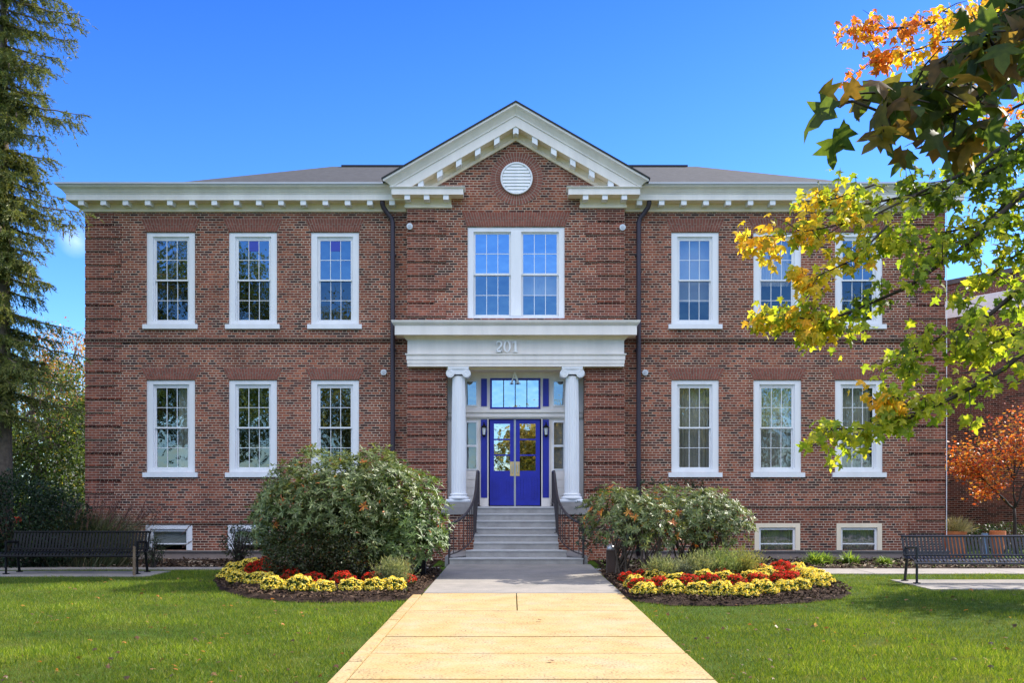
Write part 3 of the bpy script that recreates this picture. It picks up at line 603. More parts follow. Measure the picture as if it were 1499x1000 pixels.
# underside of the entablature and porch ceiling, in the bounce-tinted colour
MB().box(E0+.005, E1-.005, EY+.005, BY-.001, 4.549, 4.56).build('soffit', M['cream_bounce'], ent)
MB().box(OPL, OPR, BY, DY+.02, 4.50, 4.552).build('porch_ceiling', M['cream_bounce'], B)
def stroke(b, pts, wid, y0, y1):
    """flat lettering stroke with varying width"""
    n = len(pts); Lp, Rp = [], []
    for i, (x, z) in enumerate(pts):
        p, q = pts[max(i-1, 0)], pts[min(i+1, n-1)]; dx, dz = q[0]-p[0], q[1]-p[1]; l = math.hypot(dx, dz) or 1
        wd = (wid[i] if hasattr(wid, '__len__') else wid)/2; Lp.append((x-dz/l*wd, z+dx/l*wd)); Rp.append((x+dz/l*wd, z-dx/l*wd))
    for i in range(n-1): b.prism([Rp[i], Rp[i+1], Lp[i+1], Lp[i]], y0, y1)
zy = 4.885; H = .265; x0 = X(726, EY); yl = EY-.075
d2 = MB(); w_ = .15
pts = []; wd = []
for t in np.linspace(0, 1, 15):
    a = math.pi*(1.02-1.25*t); pts.append((x0+.078+.062*math.cos(a), zy+H-.078+.066*math.sin(a))); wd.append(.02+.025*t)
for t in np.linspace(.15, 1, 6): pts.append((x0+.128-.115*t, zy+H-.118-(H-.118-.022)*t)); wd.append(.04-.02*t)
stroke(d2, pts, wd, yl, EY-.028); d2.box(x0+.005, x0+.15, yl, EY-.028, zy, zy+.038); d2.box(x0+.135, x0+.155, yl, EY-.028, zy, zy+.07)
d2.prism(disc(x0+.026, zy+H-.075, .02, 12), yl, EY-.028); yf_ = EY+.002
d2.build('house_number_digit', M['bright'], ent)
d0 = MB(); n = 32; xc0 = x0+.275
for k in range(n):
    a, c = 2*math.pi*k/n, 2*math.pi*(k+1)/n
    o = lambda t: (xc0+.088*math.cos(t), zy+H/2+(H/2+.003)*math.sin(t)); i_ = lambda t: (xc0+.045*math.cos(t), zy+H/2+(H/2-.018)*math.sin(t))
    d0.prism([i_(a), o(a), o(c), i_(c)], yl, EY-.028)
d0.build('house_number_digit', M['bright'], ent)
d1 = MB(); x1 = x0+.475; d1.box(x1-.024, x1+.024, yl, EY-.028, zy+.018, zy+H); d1.box(x1-.065, x1+.065, yl, EY-.028, zy, zy+.018); d1.prism([(x1-.075, zy+H-.055), (x1-.0241, zy+H-.04), (x1-.0241, zy+H)], yl, EY-.028)
d1.build('house_number_digit', M['bright'], ent)
# hanging letter A under the porch ceiling
ya = .12; ax = XC-.02; za = Z(559.5, ya); zh = Z(543, ya)
A = MB(); A.prism([(ax-.095, za), (ax-.06, za), (ax+.005, zh-.03), (ax-.005, zh)], ya, ya+.03); A.prism([(ax+.04, za), (ax+.105, za), (ax+.0, zh), (ax-.015, zh-.04)], ya-.003, ya+.027)
A.box(ax-.045, ax+.055, ya+.003, ya+.025, za+.085, za+.105); A.box(ax-.13, ax-.03, ya-.006, ya+.02, za-.02, za-.001); A.box(ax+.02, ax+.14, ya-.006, ya+.02, za-.02, za-.001)
A.build('door_letter', M['bright'], B)
# columns
for cx in (X(672, -.32), X(837.6, -.32)):
    cyy = -.32; z0 = 1.306
    b = MB().lathe(cx, cyy, [(.178, z0+.21), (.178, z0+.3), (.176, z0+1.3), (.166, z0+2.3), (.153, z0+2.98), (.153, z0+3.02)], 40, .07, (z0+.25, z0+2.99))
    colm = b.build('column', M['white'], B)
    b = MB(); b.box(cx-.285, cx+.285, cyy-.19, cyy+.19, z0, z0+.07)
    pr = []
    for k in range(9): a = -math.pi/2+math.pi*k/8; pr.append((.215+.035*math.cos(a), z0+.105+.035*math.sin(a)))
    pr += [(.205, z0+.145), (.195, z0+.16)]
    for k in range(7): a = -math.pi/2+math.pi*k/6; pr.append((.19+.022*math.cos(a), z0+.185+.022*math.sin(a)))
    pr.append((.178, z0+.215)); b.lathe(cx, cyy, pr, 40); b.build('column_base', M['white'], colm, True)
    b = MB(); zc = Z(546.5, -.5); b.box(cx-.25, cx+.25, cyy-.185, cyy+.19, 4.49, 4.549); b.box(cx-.2, cx+.2, cyy-.165, cyy+.17, zc-.02, 4.49)
    for sx in (-1, 1):
        vx = cx+sx*.195; b.prism(disc(vx, zc, .1, 28), cyy-.18, cyy+.18)
        sp = [(vx+sx*(.088-.075*t)*math.cos(1.57-t*10.5), cyy-.182, zc+(.088-.075*t)*math.sin(1.57-t*10.5)) for t in np.linspace(0, 1, 46)]
        b.tube(sp, [.011-.005*t for t in np.linspace(0, 1, 46)], 6)
    b.build('capital', M['white'], colm)
# door wall
def DX(px): return X(px, DY)
def DZ(py): return Z(py, DY)
LZ = 1.2
dw = MB(); y = DY
holesd = [(DX(718), DX(791.5), DZ(599), DZ(554)), (DX(715.6), DX(793), LZ-.01, DZ(613.5)),
    (DX(682), DX(699.5), DZ(595), DZ(557)), (DX(809.5), DX(827), DZ(595), DZ(557)), (DX(682), DX(699.5), DZ(688.5), DZ(617)), (DX(809.5), DX(827), DZ(688.5), DZ(617))]
wall(dw, OPL-.02, OPR+.02, 1.2, 4.56, y, .12, holesd)
dw.box(DX(702.8), DX(703.8), y-.03, y, DZ(729), DZ(614)); dw.box(DX(714.2), DX(715.6), y-.05, y, LZ, DZ(612)); dw.box(DX(793), DX(794.4), y-.05, y, LZ, DZ(612)); dw.box(DX(804.8), DX(805.8), y-.03, y, DZ(729), DZ(614))
dw.box(OPL, OPR, y-.13, y, DZ(604.5), DZ(600)); dw.box(OPL, OPR, y-.09, y, DZ(611), DZ(604.6)); dw.box(OPL, OPR, y-.05, y, DZ(613), DZ(611.1))
for a, c in ((702.3, 715.4), (793.2, 806)): dw.box(DX(a), DX(c), y-.075, y, LZ, DZ(729.5))
for k in range(4): 
    for a, c in ((681, 701.5), (807.5, 828.5)): dw.box(DX(a), DX(c), y-.02, y, DZ(738-12*k), DZ(728-12*k))
dw.build('door_surround', M['trim'], B)
b = MB()
for a, c, e, f in ((704.6, 713.6, 729, 614.5), (795, 804, 729, 614.5), (704.8, 713.4, 595, 554.5), (795.2, 803.8, 595, 554.5)): 
    MB().box(DX(a), DX(c), y-.025, y-.001, DZ(e), DZ(f)).build('pilaster_panel', M['blue'], B)
def frame(b, a, c, e, f, wd, y0, y1): b.box(a, a+wd, y0, y1, e, f); b.box(c-wd, c, y0, y1, e, f); b.box(a+wd, c-wd, y0, y1, e, e+wd); b.box(a+wd, c-wd, y0, y1, f-wd, f)
b = MB(); a, c, e, f = holesd[0]; frame(b, a, c, e, f, .045, y-.03, y+.06); tw = b.build('transom_window', M['blue'], B)
b = MB()
for k in (1, 2, 3): xx = a+.045+(c-a-.09)*k/4; b.box(xx-.011, xx+.011, y-.02, y+.05, e+.045, f-.045)
b.build('glazing_bar', M['black'], tw)
MB().add([(a, y+.02, e), (c, y+.02, e), (c, y+.02, f), (a, y+.02, f)], [(0,1,2,3)]).build('glass_pane', M['mirror'], tw)
for h in holesd[2:]:
    a, c, e, f = h; b = MB(); frame(b, a, c, e, f, .03, y-.02, y+.06)
    if f < 3.5: b.box(a+.03, c-.03, y-.02, y+.06, DZ(654.5), DZ(651.5))
    sdl = b.build('sidelight', M['white'], B); MB().add([(a, y+.03, e), (c, y+.03, e), (c, y+.03, f), (a, y+.03, f)], [(0,1,2,3)]).build('glass_pane', M['glass' if f > 3.5 else 'screen'], sdl)
    if f < 3.5: MB().box(a, c, y+.1, y+.11, e, f).build('blind', M['blind'], sdl)
mid = DX(754.2)
for s_ in (-1, 1):
    a, c = sorted((mid+s_*.012, mid+s_*.62)); zb, zt = LZ+.02, DZ(614.6); ga, gc_ = sorted((mid+s_*.12, mid+s_*.515)); g0, g1 = DZ(689.5), DZ(620.5)
    b = MB(); yd = y+.02; th = .045
    b.box(a, ga, yd, yd+th, zb, zt); b.box(gc_, c, yd, yd+th, zb, zt); b.box(ga, gc_, yd, yd+th, zb, g0); b.box(ga, gc_, yd, yd+th, g1, zt)
    gh = (g1-g0)/3
    for k in (1, 2): b.box(ga, gc_, yd+.004, yd+th-.004, g0+gh*k-.018, g0+gh*k+.018)
    # raised planks of the lower panel
    pz0, pz1 = DZ(730.5), DZ(699.5); n = 7; pa, pc = a+.06, c-.06
    for k in range(n):
        if k == 3: continue
        xa = pa+(pc-pa)*k/n+.008; xb = pa+(pc-pa)*(k+1)/n-.008; b.box(xa, xb, yd-.022, yd+.01, pz0, pz1)
    d_ = b.build('entrance_door', M['blue'], B)
    MB().add([(ga, yd+.02, g0), (gc_, yd+.02, g0), (gc_, yd+.02, g1), (ga, yd+.02, g1)], [(0,1,2,3)]).build('glass_pane', M['mirror'], d_)
    xa, xb = sorted((mid+s_*.018, mid+s_*.118)); MB().box(xa, xb, yd-.008, yd+.004, DZ(697), DZ(676)).build('push_plate', M['brass'], d_)
    xm = (xa+xb)/2; MB().tube([(xm, yd-.008, DZ(693)), (xm, yd-.055, DZ(692)), (xm, yd-.055, DZ(681)), (xm, yd-.008, DZ(680))], .009, 8).build('pull_handle', M['alu'], d_)
MB().box(mid-.022, mid-.004, y-.005, y+.06, LZ, DZ(614.6)).box(mid+.004, mid+.022, y-.005, y+.06, LZ, DZ(614.6)).build('door_mullion', M['alu'], B)
MB().box(OPL, OPR, y+.6, y+.62, 1.2, 4.5).build('vestibule', M['dark'], B)
for px in (709.2, 799.6):                                 # lanterns beside the door
    lx = DX(px); zc = DZ(630); yy = y-.11
    b = MB(); b.tube([(lx, y-.02, zc-.02), (lx, yy+.03, zc+.12), (lx, yy, zc+.15)], .012, 6); b.lathe(lx, yy, [(.02, zc-.17), (.05, zc-.14), (.055, zc-.125), (.055, zc-.12)], 8)
    b.lathe(lx, yy, [(.085, zc+.05), (.07, zc+.075), (.03, zc+.12), (.012, zc+.15), (.02, zc+.165), (.003, zc+.2)], 8); b.box(lx-.035, lx+.035, y-.03, y-.02, zc-.1, zc+.06)
    for k in range(4):
        a = math.pi/4+k*math.pi/2; b.tube([(lx+.05*math.cos(a), yy+.05*math.sin(a), zc-.12), (lx+.075*math.cos(a), yy+.075*math.sin(a), zc+.05)], .006, 5)
    ln = b.build('wall_lantern', M['black'], B); MB().lathe(lx, yy, [(.04, zc-.12), (.062, zc+.05)], 8).build('lantern_glass', M['lens'], ln)
# downspouts
for sx in (-1, 1):
    xt, xb = XC+sx*3.22, XC+sx*2.98; yy = -.14
    pts = [(xt, -.25, 8.60), (xt, -.22, 8.52), (xt-sx*.02, -.19, 8.44), (xt-sx*.12, -.16, 8.30), (xb+sx*.03, yy, 8.20), (xb, yy, 8.08), (xb, yy, 7.9), (xb, yy, 5), (xb, yy, 2), (xb, yy, .0)]
    dsp = MB().tube(pts, [.06, .06]+[.058]*8, 12).build('downspout', M['pipe'], B, True)
    for z in (7.3, 5.0, 3.0): MB().box(xb-.075, xb+.075, yy-.01, 0, z, z+.03).build('pipe_strap', M['pipe'], dsp)
for px, py, yy in ((600.5, 332, BY-.03), (911.5, 333.5, BY-.03), (562.5, 545.5, 0), (944.5, 546, 0)):
    x_, z_ = X(px, yy), Z(py, yy); l_ = MB().prism(disc(x_, z_, .073, 20), yy-.07, yy).build('round_wall_lamp', M['lens'], B)
    MB().prism(disc(x_, z_, .04, 16), yy-.085, yy-.071).build('lens', M['grey'], l_)
MB().tube([(WR+.03, -.05, 8.3), (WR+.03, -.05, 0)], .009, 6).build('conduit', M['white'], B)
# stone plinths and cheek walls by the stairs
for sx in (-1, 1):
    cxx = XC+sx*1.34
    pl = MB().box(cxx-.36, cxx+.36, -.62, BY-.0, 1.2, 1.305).build('column_plinth', M['stone'], B)
    MB().box(cxx-.41, cxx+.41, -.85, .27, 1.02, 1.199).build('pedestal_cap', M['stone'], pl)
    xa, xb = sorted((XC+sx*.93, XC+sx*1.72)); MB().box(xa, xb, -.80, BY+.001, -.1, 1.02).build('pedestal_wall', M['brick'], pl)
    xi, xo = XC+sx*.93, XC+sx*1.5
    poly = [(xi, -.81), (xo, -.81), (xo+sx*.02, -2.95), (XC+sx*1.36, -3.05), (XC+sx*1.02, -2.55), (xi, -2.45)]
    if sx < 0: poly = poly[::-1]
    MB().slab(poly[::-1], -.1, .17).build('kerb_block', M['stone'], pl)
# ------------------------------------------------------------------ steps
st = root('front_steps', (XC, -2, 0), 'grey concrete entrance steps rising to the blue double doors', 'steps')
sxc = XC
MB().box(sxc-.925, sxc+.925, -1.0, DY+.02, -.1, LZ-.03).build('landing', M['step'], st)
MB().box(sxc-.925, sxc+.925, -1.02, DY+.02, LZ-.03, LZ).build('landing_nosing', M['nosing'], st)
for k in range(1, 8):
    zt = LZ-.15*k; y0 = -1.0-.3*k; y1 = y0+.3
    hwf = [.925]*5+[1.04, 1.36]; hb, hf = (.925, .925) if k < 6 else ((.93, 1.08) if k == 6 else (1.08, 1.42))
    poly = [(sxc-hf, y0), (sxc+hf, y0), (sxc+hb, y1), (sxc-hb, y1)]
    s_ = MB().slab(poly, -.1, zt-.028).build('step', M['step'], st)
    poly = [(sxc-hf, y0-.018), (sxc+hf, y0-.018), (sxc+hb, y1), (sxc-hb, y1)]
    MB().slab(poly, zt-.027, zt).build('tread', M['nosing'], s_)
# handrails
def rail(sx, label):
    r_ = root('stair_handrail', (sxc+sx*.95, -2, 0), label, 'handrail', 'handrails flanking the front steps')
    P = [(.9, .05, 2.03), (.9, -.5, 2.04), (.9, -1.0, 2.02), (.9, -1.5, 1.82), (.905, -2.0, 1.56), (.94, -2.4, 1.34), (1.05, -2.72, 1.12), (1.22, -2.95, .96), (1.42, -3.08, .87)]
    pp = [Vector((sxc+sx*x, y, z)) for x, y, z in P]
    # smooth
    def cr(pts, n=6):
        out = []
        for i in range(len(pts)-1):
            p0, p1, p2, p3 = pts[max(i-1, 0)], pts[i], pts[i+1], pts[min(i+2, len(pts)-1)]
            for k in range(n):
                t = k/n; out.append(.5*((2*p1)+(p2-p0)*t+(2*p0-5*p1+4*p2-p3)*t*t+(3*p1-p0-3*p2+p3)*t**3))
        out.append(pts[-1]); return out
    q = cr(pp); MB().tube(q, .028, 8).build('top_rail', M['rail'], r_, True)
    def low(p):
        y = p.y; return LZ+.08 if y > -1 else max(.08, LZ+.06-.5*(-1-y))
    ql = [Vector((p.x, p.y, low(p))) for p in q]; MB().tube(ql, .014, 6).build('bottom_rail', M['rail'], r_, True)
    acc = 0
    for i in range(1, len(q)):
        acc += (q[i]-q[i-1]).xy.length
        if acc > .105 and i < len(q)-1:
            acc = 0; MB().tube([ql[i], q[i]], .0095, 6).build('baluster', M['rail'], r_)
    for p, zb in ((q[0], LZ), (q[-1], .0), (q[24], .64)):
        MB().tube([(p.x, p.y, zb), (p.x, p.y, p.z)], .024, 8).lathe(p.x, p.y, [(.055, zb), (.055, zb+.012)], 12).build('newel_post', M['rail'], r_)
rail(-1, 'dark metal handrail curving down the left side of the steps'); rail(1, 'dark metal handrail curving down the right side of the steps')
# ------------------------------------------------------------------ neighbour building
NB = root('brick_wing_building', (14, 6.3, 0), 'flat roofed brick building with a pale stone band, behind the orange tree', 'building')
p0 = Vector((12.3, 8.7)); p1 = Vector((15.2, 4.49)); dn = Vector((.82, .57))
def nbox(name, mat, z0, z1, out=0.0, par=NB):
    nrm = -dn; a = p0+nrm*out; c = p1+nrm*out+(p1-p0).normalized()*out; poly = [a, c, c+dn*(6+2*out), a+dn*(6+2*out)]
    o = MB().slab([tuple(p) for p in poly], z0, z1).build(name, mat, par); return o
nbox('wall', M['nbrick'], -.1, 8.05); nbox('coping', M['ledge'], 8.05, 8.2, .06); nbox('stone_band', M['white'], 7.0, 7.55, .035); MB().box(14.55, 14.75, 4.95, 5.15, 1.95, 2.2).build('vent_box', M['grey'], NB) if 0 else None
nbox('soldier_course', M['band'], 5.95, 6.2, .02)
# ------------------------------------------------------------------ benches
def bench(x0, x1, yb, mat, label):
    r_ = root('metal_bench', ((x0+x1)/2, yb-.3, 0), label, 'bench', 'metal strap benches on concrete pads')
    prof = [(.0, .79), (-.03, .70), (-.07, .58), (-.10, .47), (-.15, .425), (-.25, .41), (-.40, .42), (-.50, .425), (-.55, .40), (-.57, .36)]
    b = MB(); n = int((x1-x0)/.062)
    for k in range(n+1):
        x = x0+(x1-x0)*k/n
        for i in range(len(prof)-1):
            (ya, za), (yc, zc) = prof[i], prof[i+1]; w2 = .020
            b.add([(x-w2, yb+ya, za), (x+w2, yb+ya, za), (x+w2, yb+yc, zc), (x-w2, yb+yc, zc), (x-w2, yb+ya+.006, za+.005), (x+w2, yb+ya+.006, za+.005), (x+w2, yb+yc+.006, zc+.006), (x-w2, yb+yc+.006, zc+.006)],
                [(0,1,2,3),(7,6,5,4),(1,5,6,2),(0,3,7,4)])
    b.build('strap_seat', mat, r_)
    for (ya, za) in (prof[0], prof[3], prof[-1]): MB().tube([(x0-.02, yb+ya, za), (x1+.02, yb+ya, za)], .018, 8).build('rail', mat, r_)
    for x in (x0+.06, x1-.06):
        MB().tube([(x, yb+.03, .03), (x, yb-.06, .40), (x, yb-.02, .60)], .026, 8).lathe(x, yb+.03, [(.06, .018), (.06, .032)], 12).build('leg', mat, r_)
        MB().tube([(x, yb-.46, .03), (x, yb-.46, .62)], .022, 8).lathe(x, yb-.46, [(.06, .018), (.06, .032)], 12).build('leg', mat, r_)
        MB().tube([(x, yb-.03, .60), (x, yb-.46, .62)], .02, 8).build('armrest', mat, r_)
bench(-9.5, -6.93, CY+18.3, M['black'], 'long black metal bench in the shade before the left wing')
bench(6.73, 9.5, CY+16.5, M['navy'], 'long dark navy bench half sunlit before the right wing')
# ------------------------------------------------------------------ shrubs
def sph(n): return unit(rng.normal(0, 1, (n, 3)))
def rhodo(name, label, cells, nros, stems, green, alt, palt, group=None, lsz=.098, cat='shrub', openness=0.0):
    x0, y0 = cells[0][0], cells[0][1]; r_ = root(name, (x0, y0, 0), label, cat, group)
    P, DX_, ZD = [], [], []
    for (cx, cy, cz, rx, ry, rz) in cells:
        n = int(nros*rx*rz); d = sph(n); d = d[(d[:, 2] > -.75)]; n = len(d)
        lump = 1+.10*np.sin(d[:, 0]*7+cx*5)*np.cos(d[:, 2]*6+cz)+.06*rng.normal(0, 1, n)
        rad = np.where(rng.random(n) < .75, .93+.09*rng.random(n), .55+.38*rng.random(n))*lump
        if openness:
            k = rng.random(n) > openness*np.clip(.5-d[:, 2], 0, 1); d, rad = d[k], rad[k]; n = len(d)
        c = d*rad[:, None]*(rx, ry, rz)+(cx, cy, cz); ax = unit(d*(1/rx, 1/ry, 1/rz)*.6+(0, 0, .55)+rng.normal(0, .25, (n, 3)))
        t = unit(np.cross(ax, rng.normal(0, 1, (n, 3)))); u = np.cross(ax, t); m = 8
        for k in range(m):
            a = 2*math.pi*k/m+rng.random((n, 1))*.5; rd = t*np.cos(a)+u*np.sin(a); el = rng.normal(.35, .25, (n, 1))
            P.append(c); DX_.append(rd+ax*el); ZD.append(ax-rd*.2)
    P, DX_, ZD = map(np.concatenate, (P, DX_, ZD)); n = len(P)
    col = colours(n, green, .3, alt, palt*.12)
    hot = np.repeat(False, n)
    seeds = P[rng.integers(0, n, int(14*palt*22))] if palt else []
    for s_ in seeds: hot |= (np.linalg.norm(P-s_, axis=1) < .035)
    col[hot] = np.array(alt)[rng.integers(0, len(alt), hot.sum())]
    scatter('foliage', LONG[0], LONG[1], P, DX_, ZD, lsz*(.7+.6*rng.random(n)), col, M['rleaf'], r_)
    b = MB()
    for (cx, cy, cz, rx, ry, rz) in cells:
        for k in range(stems):
            a = random.uniform(0, 6.28); bx, by = cx+random.uniform(-.15, .15), cy+random.uniform(-.15, .15)
            ex = cx+math.cos(a)*rx*random.uniform(.4, .85); ey = cy+math.sin(a)*ry*random.uniform(.4, .85); ez = cz+rz*random.uniform(-.2, .5)
            mx_, my = bx+(ex-bx)*.35+random.uniform(-.1, .1), by+(ey-by)*.35; b.tube([(bx, by, .03), (mx_, my, .03+(ez)*.45), (ex, ey, ez)], [.022, .015, .007], 5)
    b.build('stem', M['bark'], r_); return r_
RG = [(.11,.15,.045),(.14,.19,.065),(.18,.22,.09),(.07,.10,.03),(.21,.24,.12)]
ORG = [(.55,.16,.03),(.6,.28,.05),(.4,.12,.04)]
YD = lambda d: CY+d
rhodo('rhododendron_bush', 'tall dark green broadleaf bush behind the small shrub, left of the walk', [(-3.35,YD(16.7),1.36,1.06,.95,.86),(-2.6,YD(16.9),1.48,.95,.9,.80),(-3.75,YD(16.7),1.0,.78,.75,.72),(-3.0,YD(16.6),.8,.9,.7,.6)], 1150, 12, RG, ORG, .05, 'broadleaf evergreen bushes')
rhodo('rhododendron_bush', 'rounded light green broadleaf bush spilling towards the left handrail', [(-2.08,YD(17.3),1.2,.85,.85,.86),(-1.88,YD(17.0),.78,.72,.7,.62),(-2.5,YD(16.95),.8,.75,.6,.62)], 950, 8, [(.09,.15,.04),(.13,.20,.06),(.17,.24,.08),(.06,.10,.03)], ORG, .025, 'broadleaf evergreen bushes')
rhodo('rhododendron_bush', 'leggy open bush with orange leaves beside the right handrail', [(1.95,YD(17.3),1.05,.66,.6,.58),(2.45,YD(17.0),.9,.55,.5,.5)], 1200, 16, RG+[(.15,.17,.06)], ORG, .07, 'broadleaf evergreen bushes', .095, openness=.6)
rhodo('rhododendron_bush', 'domed silvery green bush on bare stems right of the walk', [(3.2,YD(17.6),1.1,1.0,.8,.52),(3.75,YD(17.7),.9,.7,.7,.5)], 1300, 22, RG+[(.16,.20,.10)], ORG, .02, 'broadleaf evergreen bushes', openness=.6)
rhodo('yew_bush', 'dark clipped evergreen mound behind the right bushes against the wall', [(2.2,YD(20.4),.85,.85,.7,.8),(3.3,YD(20.4),1.0,1.15,.8,.82)], 600, 4, [(.02,.05,.03),(.03,.065,.035)], ORG, .0, None, .07)
def finebush(name, label, cells, n, cols, sz, mat='leaf', cat='shrub', group=None, tmpl=OVAL, stems=14, alt=None, palt=0, low=.0, stemcol='bark'):
    x0, y0 = cells[0][0], cells[0][1]; r_ = root(name, (x0, y0, float(gz(y0))), label, cat, group); P = []; Q = []
    for (cx, cy, cz, rx, ry, rz) in cells:
        m = int(n*rx*rz/sum(c[3]*c[5] for c in cells)); d = sph(m); rad = np.cbrt(rng.random(m)*.75+.25)*(1+.12*np.sin(d[:, 0]*8+cz*3)*np.cos(d[:, 2]*7+cx))
        p = d*rad[:, None]*(rx, ry, rz)+(cx, cy, cz)+rng.normal(0, .02, (m, 3)); P.append(p); Q.append(d)
    P = np.concatenate(P); Q = np.concatenate(Q); k = P[:, 2] > gz(P[:, 1])+.03; P, Q = P[k], Q[k]; m = len(P)
    scatter('foliage', tmpl[0], tmpl[1], P, Q+rng.normal(0, .7, (m, 3)), Q+rng.normal(0, .6, (m, 3))+(0, 0, .5), sz*(.6+.8*rng.random(m)), colours(m, cols, .35, alt, palt), M[mat], r_)
    b = MB()
    for (cx, cy, cz, rx, ry, rz) in cells:
        for k in range(stems):
            d = Vector((random.gauss(0, 1), random.gauss(0, 1), random.gauss(.6, .6))).normalized(); e = (cx+d.x*rx*.9, cy+d.y*ry*.9, max(.1, cz+d.z*rz*.9))
            bx, by = cx+random.uniform(-.06, .06), cy+random.uniform(-.06, .06); zb = float(gz(by))
            b.tube([(bx, by, zb), (bx+(e[0]-bx)*.4, by+(e[1]-by)*.4, zb+(e[2]-zb)*.55), e], [.014, .009, .004], 4)
    b.build('stem', M[stemcol], r_); return r_
finebush('azalea_shrub', 'low fine leaved dull green shrub in front of the tall left bush', [(-3.45,YD(16.05),.52,.72,.42,.50),(-2.95,YD(16.1),.5,.5,.4,.45)], 15000, [(.045,.065,.025),(.06,.075,.03),(.075,.07,.035),(.035,.05,.02)], .045, alt=[(.2,.08,.04)], palt=.04)
finebush('bare_shrub', 'small twiggy half bare shrub before a left basement window', [(X(350,-2.2),-2.2,.45,.42,.35,.40)], 900, [(.05,.045,.03),(.04,.06,.025)], .05, stems=45, stemcol='darkbark')
finebush('bare_shrub', 'thin twiggy shrub at the right end of the left bench', [(X(225,-3.9),-3.9,.35,.2,.2,.25)], 500, [(.04,.05,.03),(.03,.05,.02)], .04, stems=20, stemcol='darkbark')
finebush('holly_hedge', 'large very dark evergreen hedge behind the left bench', [(-10.4,YD(19.7),.95,1.25,.7,1.05),(-9.5,YD(19.9),.75,.8,.7,.85),(-11.6,YD(19.7),1.1,1.1,.7,1.1)], 26000, [(.012,.028,.014),(.018,.038,.018),(.025,.05,.022)], .06)
hb = finebush('boxwood_hedge', 'low dark clipped hedge under the orange tree', [(13.3,2.6,.3,1.1,.4,.42),(15.0,2.2,.3,1.1,.4,.42),(16.5,2,.3,1,.4,.42)], 9000, [(.02,.04,.015),(.03,.05,.02)], .05)
# red flower in the hedge
f0 = (X(31, -3.75), -3.85, Z(761, -3.75)); m = 40; d = sph(m)
tag(scatter('red_blossom', OVAL[0], OVAL[1], np.tile(f0, (m, 1))+d*.03, d, rng.normal(0,1,(m,3)), .07, colours(m, (.75,.08,.05), .3), M['petal']), 'single red blossom against the dark hedge behind the left bench', 'flower')
# ornamental grass
def plume_grass():
    gx0, gy0 = -9.0, -3.2; r_ = root('ornamental_grass', (gx0, gy0, -.05), 'tall arching grass clump with purple plumes at the left corner of the building', 'ornamental grass')
    n = 2600; cx = gx0+rng.normal(0, .35, n); cy = gy0+rng.normal(0, .2, n); out = np.stack([(cx-gx0)*.9+rng.normal(0, .28, n), rng.normal(0, .3, n), np.full(n, 1.)], 1); out = unit(out); Ln = 1.0+.75*rng.random(n)
    segs = 5; V = []; w_ = .006; 
    for k in range(segs+1):
        t = k/segs; c = np.stack([cx, cy, np.zeros(n)], 1)+out*(Ln*t)[:, None]+np.stack([out[:, 0]*.5*t**2.5*Ln, out[:, 1]*.5*t**2.5*Ln, -.28*t**3*Ln], 1)
        ww = w_*(1-t*.85); V.append(c-[ww, 0, 0]); V.append(c+[ww, 0, 0])
    V = np.stack(V, 1); f = np.array([(2*k, 2*k+1, 2*k+3, 2*k+2) for k in range(segs)]); Fc = (f[None]+(np.arange(n)*(2*segs+2))[:, None, None]).reshape(-1, 4)
    np_mesh('blades', V.reshape(-1, 3), Fc, M['leaf'], r_, np.repeat(colours(n, [(.05,.075,.035),(.07,.09,.04),(.13,.11,.06)], .3), 2*segs+2, axis=0))
    k = rng.random(n) < .045; tip = V[k][:, -1]; m = len(tip); tip[:, 2] += .12; rep = 46
    p = np.repeat(tip, rep, 0); t = rng.random((m*rep, 1)); dirv = np.repeat(unit(out[k]+(.25, 0, .1)), rep, 0); p = p+dirv*(t-.5)*.32
    scatter('plumes', NEEDLE3[0], NEEDLE3[1], p, dirv+rng.normal(0, .35, p.shape), rng.normal(0, 1, p.shape), .06, colours(len(p), [(.22,.12,.13),(.28,.17,.16),(.17,.09,.10)], .3), M['leaf'], r_)
plume_grass()
# lavender-like plants
def spiky(px, py, w_, h_, label, cols, group='grey green spiky plants in the flower beds', name='lavender_plant', n=420):
    x, y = G(px, py); r_ = root(name, (x, y, .05), label, 'plant', group); d = unit(np.stack([rng.normal(0, .42, n), rng.normal(0, .42, n), np.full(n, 1.)], 1))
    base = np.stack([x+rng.normal(0, w_*.16, n), y+rng.normal(0, w_*.16, n), np.full(n, .05)], 1); Ln = h_*(.55+.45*rng.random(n)); P, Q, C = [], [], []
    for k in range(9):
        t = (k+rng.random((n, 1)))/9; P.append(base+d*(Ln[:, None]*t)); Q.append(d+rng.normal(0, .45, (n, 3)))
    P, Q = np.concatenate(P), np.concatenate(Q); m = len(P)
    scatter('foliage', NEEDLE3[0], NEEDLE3[1], P, Q, rng.normal(0, 1, (m, 3)), .05+.03*rng.random(m), colours(m, cols, .3), M['leaf'], r_)
LV = [(.22,.25,.14),(.3,.32,.2),(.15,.19,.10)]
spiky(577, 863, .5, .5, 'grey green spiky plant at the path end of the left bed', LV)
spiky(968, 857, .42, .46, 'low grey green spiky plant nearest the path in the right bed', LV)
spiky(998, 856, .36, .40, 'silver white leaved spiky plant, shortest of the right bed', [(.28,.3,.27),(.22,.25,.2)])
spiky(1024, 856, .42, .55, 'spiky plant with tall stalks just right of the silver one', LV)
spiky(1055, 854, .5, .62, 'bushy spiky green plant below the red tipped foliage', [(.16,.22,.09),(.22,.28,.12)])
spiky(1088, 852, .44, .58, 'yellowish spiky plant at the right end of the row', [(.32,.31,.12),(.22,.25,.10)])
